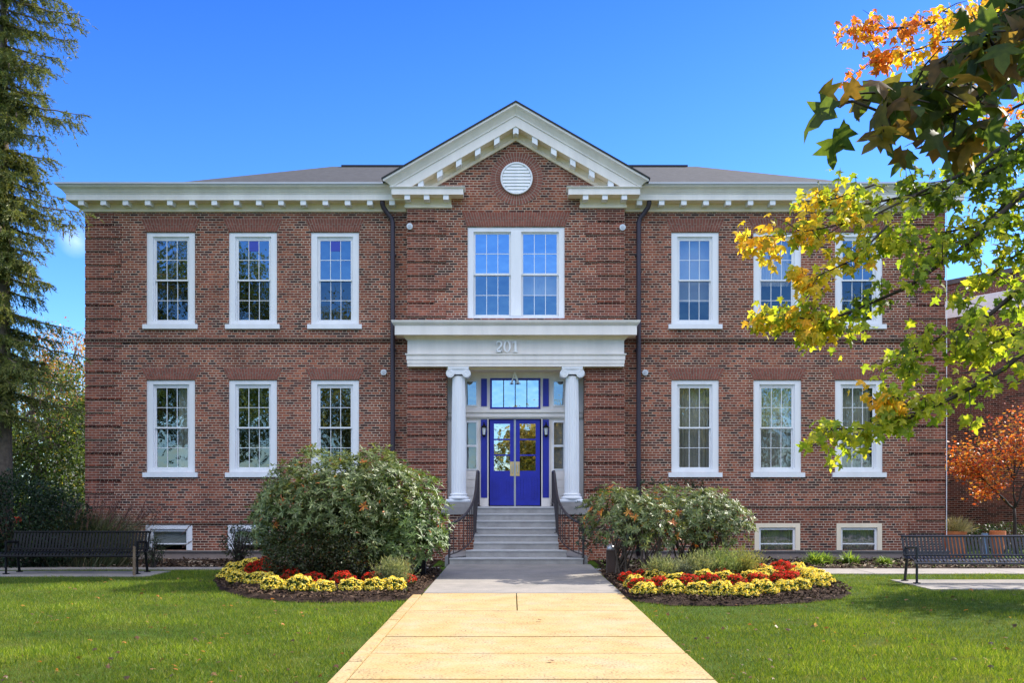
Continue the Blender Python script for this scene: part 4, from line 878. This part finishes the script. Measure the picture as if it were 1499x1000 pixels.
for px, py, w_, lb in ((1190, 829, .42, 'bright green daylily clump left of the pair beside the right wing'), (1206, 831, .4, 'bright green daylily clump right of the pair beside the right wing'), (1248, 832, .36, 'small green daylily clump below the right basement window'), (1299, 833, .25, 'sparse little daylily clump nearest the right bench')):
    x, y = X(px, -2.3), -2.3+random.uniform(-.2, .2); r_ = root('daylily_clump', (x, y, -.05), lb, 'plant', 'daylily clumps along the right wing'); n = 260
    d = unit(np.stack([rng.normal(0, .7, n), rng.normal(0, .7, n), np.full(n, .9)], 1)); scatter('blades', [(0,.04,0),(.5,.045,.03),(1,0,-.25),(.5,-.045,.03),(0,-.04,0)], [(0,1,4),(1,3,4),(1,2,3)], np.tile([x, y, -.06], (n, 1))+rng.normal(0, .06, (n, 3))*(1, 1, 0), d, rng.normal(0, .2, (n, 3))+(0, 0, 1), w_*(.5+.5*rng.random(n)), colours(n, [(.16,.26,.04),(.22,.3,.06),(.12,.2,.04)], .25), M['leaf'], r_)
# chrysanthemums
def mum_proto(name, cols, label):
    r_ = root(name, (0, 0, 0), label, 'chrysanthemum'); n = 1500; d = sph(n); d = d[d[:, 2] > -.05]; d = d[np.sin(d[:, 0]*11+1)*np.cos(d[:, 1]*13)+np.sin(d[:, 2]*9) > -.75]; n = len(d)
    lump = 1+.16*np.sin(d[:, 0]*7)*np.cos(d[:, 1]*6+1)+rng.normal(0, .035, n); p = d*lump[:, None]*(.205, .205, .21)+(0, 0, .06)
    P, Q, Zd, C = [], [], [], []
    c0 = colours(n, cols, .22)
    for k in range(4):
        P.append(p); Q.append(d*.25+rng.normal(0, 1, (n, 3))); Zd.append(d); C.append(c0)
    scatter('blossoms', [(-.5,-.3,0),(.5,-.3,.0),(.65,.0,.12),(.5,.3,0),(-.5,.3,0),(-.65,0,.12)], [(0,1,2),(0,2,3),(0,3,4),(0,4,5)], np.concatenate(P)+rng.normal(0, .004, (4*n, 3)), np.concatenate(Q), np.concatenate(Zd), .018, np.concatenate(C), M['petal'], r_)
    m = 1300; d = sph(m); p = d*(.19, .19, .19)*(.75+.3*rng.random((m, 1)))+(0, 0, .05); p[:, 2] = np.abs(p[:, 2])
    scatter('foliage', OVAL[0], OVAL[1], p, d+rng.normal(0, .4, (m, 3)), d, .045, colours(m, [(.04,.08,.02),(.06,.1,.025)], .3), M['leaf'], r_); return r_
protos = {'y': mum_proto('chrysanthemum', [(.85,.70,.08),(.88,.76,.16),(.78,.60,.06),(.88,.80,.30)], ''), 'r': mum_proto('chrysanthemum', [(.62,.03,.014),(.7,.05,.02),(.45,.02,.012)], '')}
used = set()
def mum(kind, px, py, sc_, label, group):
    x, y = G(px, py); p = protos[kind]
    if kind not in used: o = p; used.add(kind); 
    else:
        o = p.copy(); COL.link(o)
        for ch in kids[kind]: c = ch.copy(); COL.link(c); c.parent = o
    o.location = (x+random.uniform(-.04, .04), y+random.uniform(-.04, .04), .06); o.rotation_euler = (0, 0, random.uniform(0, 6.28)); s = sc_*random.uniform(.94, 1.12); o.scale = (s, s*random.uniform(.9, 1.1), s*random.uniform(.68, .9)); tag(o, label, 'chrysanthemum', group)
bpy.context.view_layer.update(); kids = {k: [c for c in bpy.data.objects if c.parent == v] for k, v in protos.items()}
zr = lambda zx, zy: (zx/3.569+840, zy/3.569+690); zl = lambda zx, zy: (zx/3.7475+300, zy/3.7475+640)
for q in [(380,668),(522,668),(652,672),(770,680),(885,678),(992,668),(1110,652)]: mum('y', *zr(*q), .92, 'round yellow chrysanthemum in the front row of the right bed', 'front row yellow chrysanthemums of the right bed')
for q in [(1190,645),(1262,628),(1305,608),(1270,585),(1215,600),(1235,575),(1195,575)]: mum('y', *zr(*q), .85, 'yellow chrysanthemum massed at the outer right end of the right bed', 'yellow chrysanthemums at the outer end of the right bed')
for q in [(312,632),(425,602),(540,612),(672,606),(790,607),(925,600),(1015,585),(985,600)]: mum('y', *zr(*q), .85, 'yellow chrysanthemum among the red ones inside the right bed', 'yellow chrysanthemums inside the right bed')
for q in [(340,645),(455,632),(590,632),(705,630),(838,625),(960,618),(1065,606),(1130,610)]: mum('r', *zr(*q), .85, 'red chrysanthemum in the second row of the right bed', 'second row red chrysanthemums of the right bed')
for q in [(280,605),(370,592),(430,583),(560,590),(640,580),(705,582),(760,590),(1150,595),(1060,580)]: mum('r', *zr(*q), .85, 'red chrysanthemum in the third row of the right bed', 'third row red chrysanthemums of the right bed')
for q in [(850,575),(905,570),(880,550),(950,563),(1080,552),(1130,560),(1165,572)]: mum('r', *zr(*q), .9, 'red chrysanthemum at the back of the right bed beside the spiky plants', 'back row red chrysanthemums of the right bed')
for q in [(1010,560),(1175,555)]: mum('y', *zr(*q), .88, 'yellow chrysanthemum between the back row reds of the right bed', 'back row yellow chrysanthemums of the right bed')
for q in [(390,865),(515,870),(655,876),(800,870),(932,868),(1040,866)]: mum('y', *zl(*q), .92, 'sunlit yellow chrysanthemum in the front row of the left bed', 'front row yellow chrysanthemums of the left bed')
for q in [(485,815),(610,825),(765,828),(915,832),(1040,830),(1085,825)]: mum('r', *zl(*q), .9, 'red chrysanthemum behind the sunlit yellow row of the left bed', 'red chrysanthemums of the left bed')
for q in [(140,798),(195,820),(285,828),(235,748),(275,735),(175,765),(330,830)]: mum('y', *zl(*q), .9, 'shaded yellow chrysanthemum at the outer left end of the left bed', 'shaded yellow chrysanthemums of the left bed')
for q in [(270,775),(330,790),(300,752),(360,720),(400,800),(350,760),(430,805)]: mum('r', *zl(*q), .9, 'shaded red chrysanthemum at the outer left end of the left bed', 'shaded red chrysanthemums of the left bed')
# small pieces in the beds
def bollard(px, py, w_, h_, mat, label, cap=False):
    x, y = G(px, py); r_ = root('path_light', (x, y, 0), label, 'path light'); MB().box(x-w_/2, x+w_/2, y-w_/2, y+w_/2, 0, h_).build('post', mat, r_)
    if cap: b = MB().lathe(x, y, [(w_*.48, h_), (w_*.5, h_+.03), (w_*.42, h_+.07), (w_*.2, h_+.10), (.01, h_+.11)], 16); b.build('lamp_head', M['alu'], r_, True)
    else: MB().box(x-w_/2-.006, x+w_/2+.006, y-w_/2-.006, y+w_/2+.006, h_, h_+.03).build('lamp_head', mat, r_)
bollard(617.5, 848, .15, .42, M['black'], 'short square black path light under the left bush by the walk')
bollard(894.5, 846, .15, .50, M['brownbox'], 'square brown path light with a silver cap right of the walk', True)
def stake(px, py, w_, h_, label):
    x, y = G(px, py); tag(MB().add([(x-w_/2, y-.01, 0), (x+w_/2, y-.01, 0), (x+w_/2, y+.01, 0), (x-w_/2, y+.01, 0), (x-w_/2+.004, y-.01, h_), (x+w_/2-.004, y-.01, h_-.01), (x+w_/2-.004, y+.01, h_-.01), (x-w_/2+.004, y+.01, h_)], [(3,2,1,0),(4,5,6,7),(0,1,5,4),(1,2,6,5),(2,3,7,6),(3,0,4,7)]).build('wooden_stake', M['wood']), label, 'stake')
stake(592.5, 877, .05, .15, 'short wooden stake at the path corner of the left flower bed'); stake(197, 844.5, .05, .56, 'tall thin wooden stake standing before the left bench leg')
# planters
def pot(x, y, r0, r1, h, mat, label, plant=None):
    r_ = root('flower_pot', (x, y, -.1), label, 'flower pot'); z = -.1
    MB().lathe(x, y, [(r0, z), (r1*.94, z+h*.8), (r1*.94, z+h*.81), (r1, z+h*.82), (r1, z+h), (r1*.88, z+h), (r1*.84, z+h*.9), (.01, z+h*.9)], 24).build('pot', mat, r_, False)
py_ = .9
pot(X(1461, py_), py_, .13, .19, .66, M['terra'], 'round terracotta pot behind the right bench'); pot(X(1442, py_), py_, .06, .08, .60, M['bluepot'], 'small pale blue pot left of the round terracotta pot')
r_ = root('window_box_planter', (X(1397, py_), py_, -.1), 'rectangular terracotta planter of dry grass at the right corner of the building', 'planter')
xa, xb = X(1383, py_), X(1411, py_); b = MB(); b.box(xa, xb, py_-.12, py_+.12, -.1, .48); b.box(xa-.02, xb+.02, py_-.14, py_+.14, .48, .56); b.build('planter_box', M['terra'], r_)
n = 900; d = unit(np.stack([rng.normal(.25, .6, n), rng.normal(0, .4, n), rng.random(n)*1.2+.1], 1)); ps = np.stack([xa+(xb-xa)*rng.random(n), py_+rng.normal(0, .05, n), np.full(n, .53)], 1)
scatter('dry_grass', [(0,.012,0),(.5,.014,.1),(1,0,0),(.5,-.014,.1),(0,-.012,0)], [(0,1,4),(1,3,4),(1,2,3)], ps, d, rng.normal(0, 1, (n, 3)), .2+.3*rng.random(n), colours(n, [(.5,.42,.28),(.38,.34,.2),(.3,.3,.14)], .25), M['leaf'], r_)
# ------------------------------------------------------------------ trees
def limb(b, p, q, r0, r1, n=6, k=6, wob=.06, sag=0.0):
    p, q = Vector(p), Vector(q); L_ = (q-p).length; pts = []
    for i in range(k+1):
        t = i/k; o = Vector((random.gauss(0, 1), random.gauss(0, 1), random.gauss(0, .6)))*wob*L_*.25*math.sin(math.pi*t); pts.append(p.lerp(q, t)+o+Vector((0, 0, sag*L_*4*t*(1-t))))
    b.tube(pts, [r0+(r1-r0)*i/k for i in range(k+1)], n); return pts
def crown_tree(name, label, x, y, h, blobs, nl, lsz, cols, trunk_r=.25, alt=None, palt=0, group=None, mat='leaf', tmpl=OVAL, clump=26, bark='bark', z0=-.1, first=.35, cr=.34, limbr=.3):
    r_ = root(name, (x, y, z0), label, 'tree', group); b = MB(); tp = limb(b, (x, y, z0-.1), (x+random.uniform(-.2, .2), y, h*.8), trunk_r, trunk_r*.3, 10, 8, .05)
    b.build('trunk', M[bark], r_, True); cs = []; lb = MB(); tot = sum(q[3]*q[4]*q[5] for q in blobs)
    for (cx, cy, cz, rx, ry, rz) in blobs:
        m = max(3, int(nl/clump*rx*ry*rz/tot)); d = sph(m); c = d*np.cbrt(rng.random((m, 1))*.8+.2)*(rx, ry, rz)+(cx, cy, cz); cs.append(c)
        for q in c[:14]:
            s_ = tp[min(8, max(2, int(8*(first+random.random()*.5))))]; limb(lb, s_, q, trunk_r*limbr, .012, 5, 5, .12)
    lb.build('branch', M[bark], r_, True); cs = np.concatenate(cs); m = len(cs)
    P = np.repeat(cs, clump, 0); sz = cr*(.6+.8*rng.random((m, 1))); P = P+rng.normal(0, 1, P.shape)*np.repeat(sz, clump, 0)*(1, 1, .6); n = len(P)
    cc = np.repeat(1+.25*rng.normal(0, 1, (m, 1)), clump, 0); col = colours(n, cols, .25, alt, palt)*np.clip(cc, .5, 1.6)
    scatter('foliage', tmpl[0], tmpl[1], P, rng.normal(0, 1, (n, 3)), rng.normal(0, .8, (n, 3))+(0, 0, 1), lsz*(.6+.8*rng.random(n)), col, M[mat], r_); return r_
# orange dogwood on the right
def small_tree():
    x, y = X(1487, 1.6), 1.6; r_ = root('dogwood_tree', (x, y, -.1), 'small tree with orange and red leaves in front of the side building', 'tree'); b = MB()
    s = lambda px, py, yy=1.6: Vector((X(px, yy), yy+random.uniform(-.35, .35), Z(py, yy))); base_ = Vector((x, y, -.12)); f1 = s(1485, 745); f1.y = y
    limb(b, base_, f1, .055, .04, 8, 5, .05); b.build('trunk', M['darkbark'], r_, True); b = MB(); tips = []
    mains = [(f1, s(1476, 705)), (f1, s(1440, 705)), (f1, s(1510, 690)), (f1, s(1455, 720))]
    for i, (p, q) in enumerate(mains): limb(b, p, q, .03, .018, 6, 4, .1)
    for q0, lst in ((mains[0][1], [(1450,650),(1470,625),(1490,640),(1500,600),(1480,605),(1520,640),(1460,615),(1492,615),(1510,612)]), (mains[1][1], [(1400,690),(1388,660),(1405,650),(1420,665),(1395,680),(1425,640),(1415,690),(1440,668),(1386,676),(1430,690),(1400,664)]), (mains[2][1], [(1520,660),(1530,620),(1540,650),(1505,650),(1495,665)]), (mains[3][1], [(1445,722),(1425,712),(1438,730),(1450,700),(1460,690)])):
        for (px, py) in lst:
            q = s(px, py); pt = limb(b, q0, q, .012, .004, 4, 5, .15); tips += pt[2:]
    b.build('branch', M['darkbark'], r_, True); T = np.array([tuple(t) for t in tips]); P = np.repeat(T, 30, 0)+rng.normal(0, 1, (len(T)*30, 3))*(.17, .2, .09); n = len(P)
    scatter('foliage', OVAL[0], OVAL[1], P, rng.normal(0, 1, (n, 3))*(1, 1, .4), rng.normal(0, .5, (n, 3))+(0, 0, 1), .07+.05*rng.random(n), colours(n, [(.5,.10,.03),(.6,.17,.04),(.38,.07,.03),(.6,.28,.06),(.35,.2,.06)], .25), M['leaf'], r_)
small_tree()
# spruce on the left
def spruce():
    x, y = -10.95, YD(20.6); r_ = root('spruce_tree', (x, y, 0), 'tall drooping spruce with hanging cones at the left edge', 'tree'); b = MB(); b.tube([(x, y, -.1), (x+.03, y, 1.0), (x, y, 4), (x, y, 9), (x, y, 15)], [.2, .17, .14, .10, .03], 10)
    b.build('trunk', M['bark'], r_, True); P, Q, C = [], [], []; bb = MB(); cones = []
    lst = [(118,20),(115,38),(112,60),(88,85),(60,100),(126,168),(118,182),(72,200),(76,232),(48,250),(126,312),(110,330),(52,292),(66,268),(58,370),(74,415),(60,440),(50,395),(100,480),(85,500),(118,520),(70,540),(105,565),(80,590),(55,470),(115,600),(60,620),(90,-10),(70,-40),(100,5),(66,140),(70,48),(56,158),(60,330),(45,350),(90,290),(85,20),(95,175),(90,320),(75,100)]
    br = []
    for px, py in lst:
        yy = y+random.uniform(-.5, .4); tip = Vector((X(px, yy), yy, Z(py, yy))); Ln = tip.x-x; br.append((Vector((x, y, tip.z+Ln*.28)), tip))
    for k in range(120):
        z = 2.8+10.6*random.random(); a = random.uniform(-2.6, -.5) if k % 2 else random.uniform(0, 6.28); ln = random.uniform(.45, 1.6)*(1-.035*z)
        if math.cos(a) > .35: ln = min(ln, random.uniform(.7, 1.15))
        br.append((Vector((x, y, z+ln*.28)), Vector((x+math.cos(a)*ln, y+math.sin(a)*ln, z))))
    for p, q in br:
        pts = limb(bb, p, q, .028, .006, 5, 8, .05, -.035); L_ = (q-p).length; d0 = (q-p).normalized(); side = d0.cross(Vector((0, 0, 1))).normalized()
        for i in range(1, 9):
            c = pts[i]; 
            for s_ in range(6):
                t = random.random(); a0 = pts[i-1].lerp(c, t); sd = random.choice((-1, 1)); tw = (d0*random.uniform(.2, .8)+side*sd*random.uniform(.3, 1)+Vector((0, 0, random.uniform(-1.3, .25)))).normalized(); tl = random.uniform(.12, .38)*(.7+.3*L_)
                m = 15; tt = rng.random((m, 1)); base_ = np.array(a0)+np.array(tw)*tl*tt+np.array([0, 0, -.25*tl])*tt**2; P.append(base_); Q.append(np.array(tw)+rng.normal(0, .55, (m, 3)))
                C.append(np.tile([random.uniform(.75, 1.3)], (m, 1)))
                if random.random() < .05 and i > 4: cones.append(a0+tw*tl*.7)
    P, Q, C = map(np.concatenate, (P, Q, C)); n = len(P)
    bb.build('branch', M['bark'], r_, True); scatter('foliage', [(0,.10,0),(1,.03,0),(1,-.03,0),(0,-.10,0),(0,0,.1),(1,0,0),(0,0,-.1)], [(0,3,2),(0,2,1),(4,5,6)], P, Q, rng.normal(0, 1, (n, 3)), .065+.03*rng.random(n), colours(n, [(.20,.225,.06),(.15,.18,.055),(.26,.26,.08),(.09,.12,.04)], .25)*C, M['needle'], r_)
    random.shuffle(cones); cones.sort(key=lambda c: c.y); cones = cones[:100]
    for c in cones: MB().tube([c, c-Vector((0, 0, .06)), c-Vector((.005, 0, .13))], [.014, .022, .008], 6).build('cone', M['wood'], r_, True)
spruce()
GRN = [(.06,.10,.025),(.085,.13,.03),(.05,.085,.02),(.12,.15,.04)]
crown_tree('green_tree', 'green tree behind the spruce beside the left wall', -16.5, 10, 7.4, [(-16.5,10,3.6,3.0,2,2.7),(-18.5,9,2.6,2.5,2,2.2),(-14.9,10.5,2.6,1.6,1.8,2.5)], 30000, .11, GRN, .16, [(.3,.25,.05)], .05)
crown_tree('maple_sapling', 'orange topped tree far behind the green one on the left', -20.0, 18, 9.5, [(-19.4,18,7.6,1.2,1.2,1.0),(-18,18,5.9,1.0,1,1.3),(-20.5,18,5.5,2,1.5,1.8)], 9000, .12, [(.42,.17,.06),(.5,.28,.09),(.3,.22,.06)], .12)
crown_tree('green_tree', 'dense leafy tree filling the gap far behind the left bench', -24, 15, 8, [(-24,15,3.5,3.5,2.5,3.2),(-20,19,2.2,4,2,2.6)], 20000, .16, GRN, .2)
H_ = root('distant_house', (-20, 34, 0), 'pale sided house barely visible between the trees on the left', 'house'); MB().box(-27, -17, 33, 40, -.1, 5).build('wall', mottled('pale_siding', (.5,.42,.33), .8, .1, 3), H_); b = MB(); b.add([(-27.4,32.6,5),(-16.6,32.6,5),(-16.6,40.4,5),(-27.4,40.4,5),(-27.4,36.5,7.6),(-16.6,36.5,7.6)], [(0,1,5,4),(2,3,4,5),(1,2,5),(3,0,4)]); b.build('roof', M['roof'], H_)
# maple whose boughs hang into the picture from the right
def maple():
    x, y = 8.6, YD(8.8); r_ = root('maple_tree', (x, y, 0), 'maple with yellow green sunlit leaves reaching in from the right edge', 'tree'); b = MB(); b.tube([(x, y, -.1), (x, y, .6), (x-.1, y, 2.5), (x-.1, y, 5), (x, y, 8)], [.34, .25, .21, .17, .1], 12); b.build('trunk', M['bark'], r_, True)
    def W(px, py, D): return Vector(((px-750)*D/F, CY+D, EYE-(py-HZ)*D/F))
    GR = [(.13,.20,.02),(.20,.28,.03),(.09,.14,.02)]; YG = [(.30,.34,.03),(.40,.40,.04),(.22,.30,.03)]; YE = [(.62,.45,.04),(.70,.40,.04),(.55,.45,.05)]; OR = [(.60,.22,.03),(.5,.15,.03),(.62,.33,.05)]; DK = [(.06,.09,.02),(.10,.09,.025),(.14,.09,.025),(.08,.12,.02)]
    # bough: polyline of (px,py), depth, spread px, twigs, colour near trunk, colour at tip
    boughs = [
     ([(1640,120),(1500,190),(1420,250),(1340,285),(1260,300),(1215,300)], 9.2, 30, 22, GR, YG, 1.0),
     ([(1340,285),(1270,320),(1200,335),(1140,345),(1085,348)], 9.0, 20, 20, YG, YE, 1.0),
     ([(1280,270),(1225,290),(1178,300)], 9.1, 20, 9, YG, YE, 1.0),
     ([(1300,330),(1250,380),(1205,400),(1170,420)], 8.8, 20, 14, YG, YE, 1.0),
     ([(1640,160),(1480,300),(1400,370),(1330,420),(1250,455),(1180,480),(1120,460)], 9.0, 24, 34, GR, YG, 1.0),
     ([(1200,470),(1150,462),(1105,470)], 9.0, 12, 9, YG, YE, 1.0),
     ([(1250,455),(1210,480),(1170,485)], 9.0, 12, 8, YG, YE, 1.0),
     ([(1420,350),(1350,365),(1300,345),(1270,370)], 9.2, 22, 16, GR, YG, 1.0),
     ([(1640,300),(1520,400),(1450,460),(1390,490),(1345,510),(1330,550)], 8.6, 28, 28, GR, YG, 1.0),
     ([(1640,380),(1540,480),(1470,540),(1400,580),(1330,612),(1270,628),(1195,628)], 8.3, 24, 36, YG, YG, 1.0),
     ([(1340,600),(1310,580),(1285,590)], 8.3, 14, 8, YG, YE, 1.0),
     ([(1640,250),(1540,330),(1480,380),(1430,420)], 9.3, 34, 22, GR, YG, 1.0),
     ([(1640,420),(1530,470),(1460,500),(1420,520)], 8.8, 26, 18, YG, YG, 1.0),
     ([(1640,60),(1520,200),(1470,230),(1420,250)], 9.4, 40, 26, GR, GR, 1.0),
     ([(1640,-40),(1500,10),(1400,25),(1320,40),(1240,45)], 9.4, 18, 34, YE, OR, .8),
     ([(1640,150),(1520,215),(1460,245),(1390,275),(1330,290)], 9.3, 26, 22, GR, GR, 1.0),
     ([(1640,200),(1540,260),(1480,290),(1440,330),(1380,340)], 9.2, 34, 26, GR, YG, 1.0),
     ([(1420,40),(1350,70),(1290,85),(1270,95)], 9.4, 18, 14, YE, OR, .9),
     ([(1640,80),(1520,140),(1460,170),(1410,195)], 9.6, 16, 14, OR, OR, .9),
     ([(1620,-60),(1540,-10),(1440,30),(1380,15)], 9.0, 24, 22, YG, YE, .8),
     ([(1640,-120),(1520,20),(1450,70),(1380,110),(1310,150),(1285,170)], 3.0, 42, 26, DK, DK, 1.0),
     ([(1640,20),(1520,90),(1450,130),(1400,165),(1380,185)], 3.3, 46, 24, DK, DK, 1.0),
     ([(1640,-60),(1500,60),(1430,90)], 2.8, 46, 14, DK, DK, 1.0),
     ([(1640,-160),(1520,-20),(1470,30)], 3.2, 50, 16, DK, DK, 1.0)]
    lb = MB(); P, Q, Zd, Sz, C = [], [], [], [], []
    for pts, D, spr, ntw, c0, c1, sz in boughs:
        V = [W(px, py, D+random.uniform(-.15, .15)) for px, py in pts]; near = D < 5; k = len(V)
        if pts[0][0] >= 1620: V = [Vector((x-.1, y, max(2.2, V[0].z*.8)))]+V
        kk = len(V); r0 = .035 if pts[0][0] >= 1620 else .012
        if near: r0 = .02
        off = kk-k; sub = [r0*(1-.85*i/(kk-1)) for i in range(kk)]; lb.tube(V, sub, 6)
        V = V[off:]
        for j in range(ntw):
            t = (j+random.random())/ntw; t = t**.8; s_ = t*(k-1); i = min(int(s_), k-2); p = V[i].lerp(V[i+1], s_-i); pxm = D/F
            o = Vector((random.gauss(-.3, .8), random.gauss(0, .9), random.gauss(-.15, .75)))*spr*pxm*(1.2 if not near else 1.05); q = p+o; lb.tube([p, p.lerp(q, .5)+Vector((0, 0, .02)), q], [.005, .004, .002], 4)
            nl = 3 if near else 12
            for m in range(nl):
                u = random.random()**.7; a = p.lerp(q, u)+Vector((random.gauss(0, 1), random.gauss(0, 1), random.gauss(0, 1)))*(.05 if not near else .035)
                P.append(tuple(a)); dd = Vector((random.gauss(-.25, .7), random.gauss(0, .7), random.gauss(-.75, .5))); Q.append(tuple(dd)); Zd.append((random.gauss(-.2, .6), random.gauss(-.6, .6), random.gauss(.6, .5)))
                Sz.append((random.uniform(.055, .112) if not near else random.uniform(.07, .125))*sz); base_ = c1 if random.random() < t else c0; cc = random.choice(base_); f_ = random.uniform(.75, 1.25); C.append([v*f_ for v in cc])
    lb.build('branch', M['darkbark'], r_, True); P, Q, Zd, Sz, C = map(np.array, (P, Q, Zd, Sz, C)); scatter('foliage', MAPLE[0], MAPLE[1], P, Q, Zd, Sz, C, M['maple'], r_)
    # the crown above and beyond the frame
    m = 260; d = sph(m); c = d*(2.0, 2.4, 1.9)+(x+1.2, y-.5, 6.4); Pp = np.repeat(c, 14, 0)+rng.normal(0, .3, (m*14, 3)); n = len(Pp)
    k = (Pp[:, 0]/np.maximum(Pp[:, 1]-CY, .1) > .56) ; Pp = Pp[k]; n = len(Pp); scatter('foliage', MAPLE[0], MAPLE[1], Pp, rng.normal(0, 1, (n, 3)), rng.normal(0, 1, (n, 3)), .12, colours(n, YG+GR, .2), M['maple'], r_)
maple()
# tree at the right, out of the frame, whose shade crosses the right lawn
crown_tree('shade_tree', 'leafy tree standing right of the view beside the side building', 14.4, YD(17.4), 7.5, [(14.3,YD(17.4),5.6,2.4,1.3,1.3),(16.5,YD(17.4),5.2,2.2,1.5,1.4)], 14000, .16, GRN, .2, group=None)
# trees across the road, seen in the window glass
for i, (tx, ty, h, r0, cols, lb) in enumerate([(-24, -50, 21, 7, GRN, 'tall green tree across the road, leftmost of the row'), (-12, -56, 17, 6, [(.2,.2,.05),(.12,.15,.04)], 'tall yellowing tree across the road left of the walk'), (4, -58, 8, 4.5, [(.5,.35,.06),(.2,.2,.05)], 'low golden tree across the road facing the doors'),
        (15, -54, 13, 5.5, [(.10,.13,.04),(.3,.25,.06)], 'mixed green tree across the road right of the walk'), (29, -50, 17, 6.5, GRN, 'broad green tree across the road, rightmost of the row')]):
    crown_tree('street_tree', lb, tx, ty, h, [(tx, ty, h*.62, r0, r0*.7, h*.36), (tx+2, ty+1, h*.4, r0*.8, r0*.6, h*.2)], 8500, .55, cols, .35, group='trees across the road behind the viewer', clump=20, cr=.9)
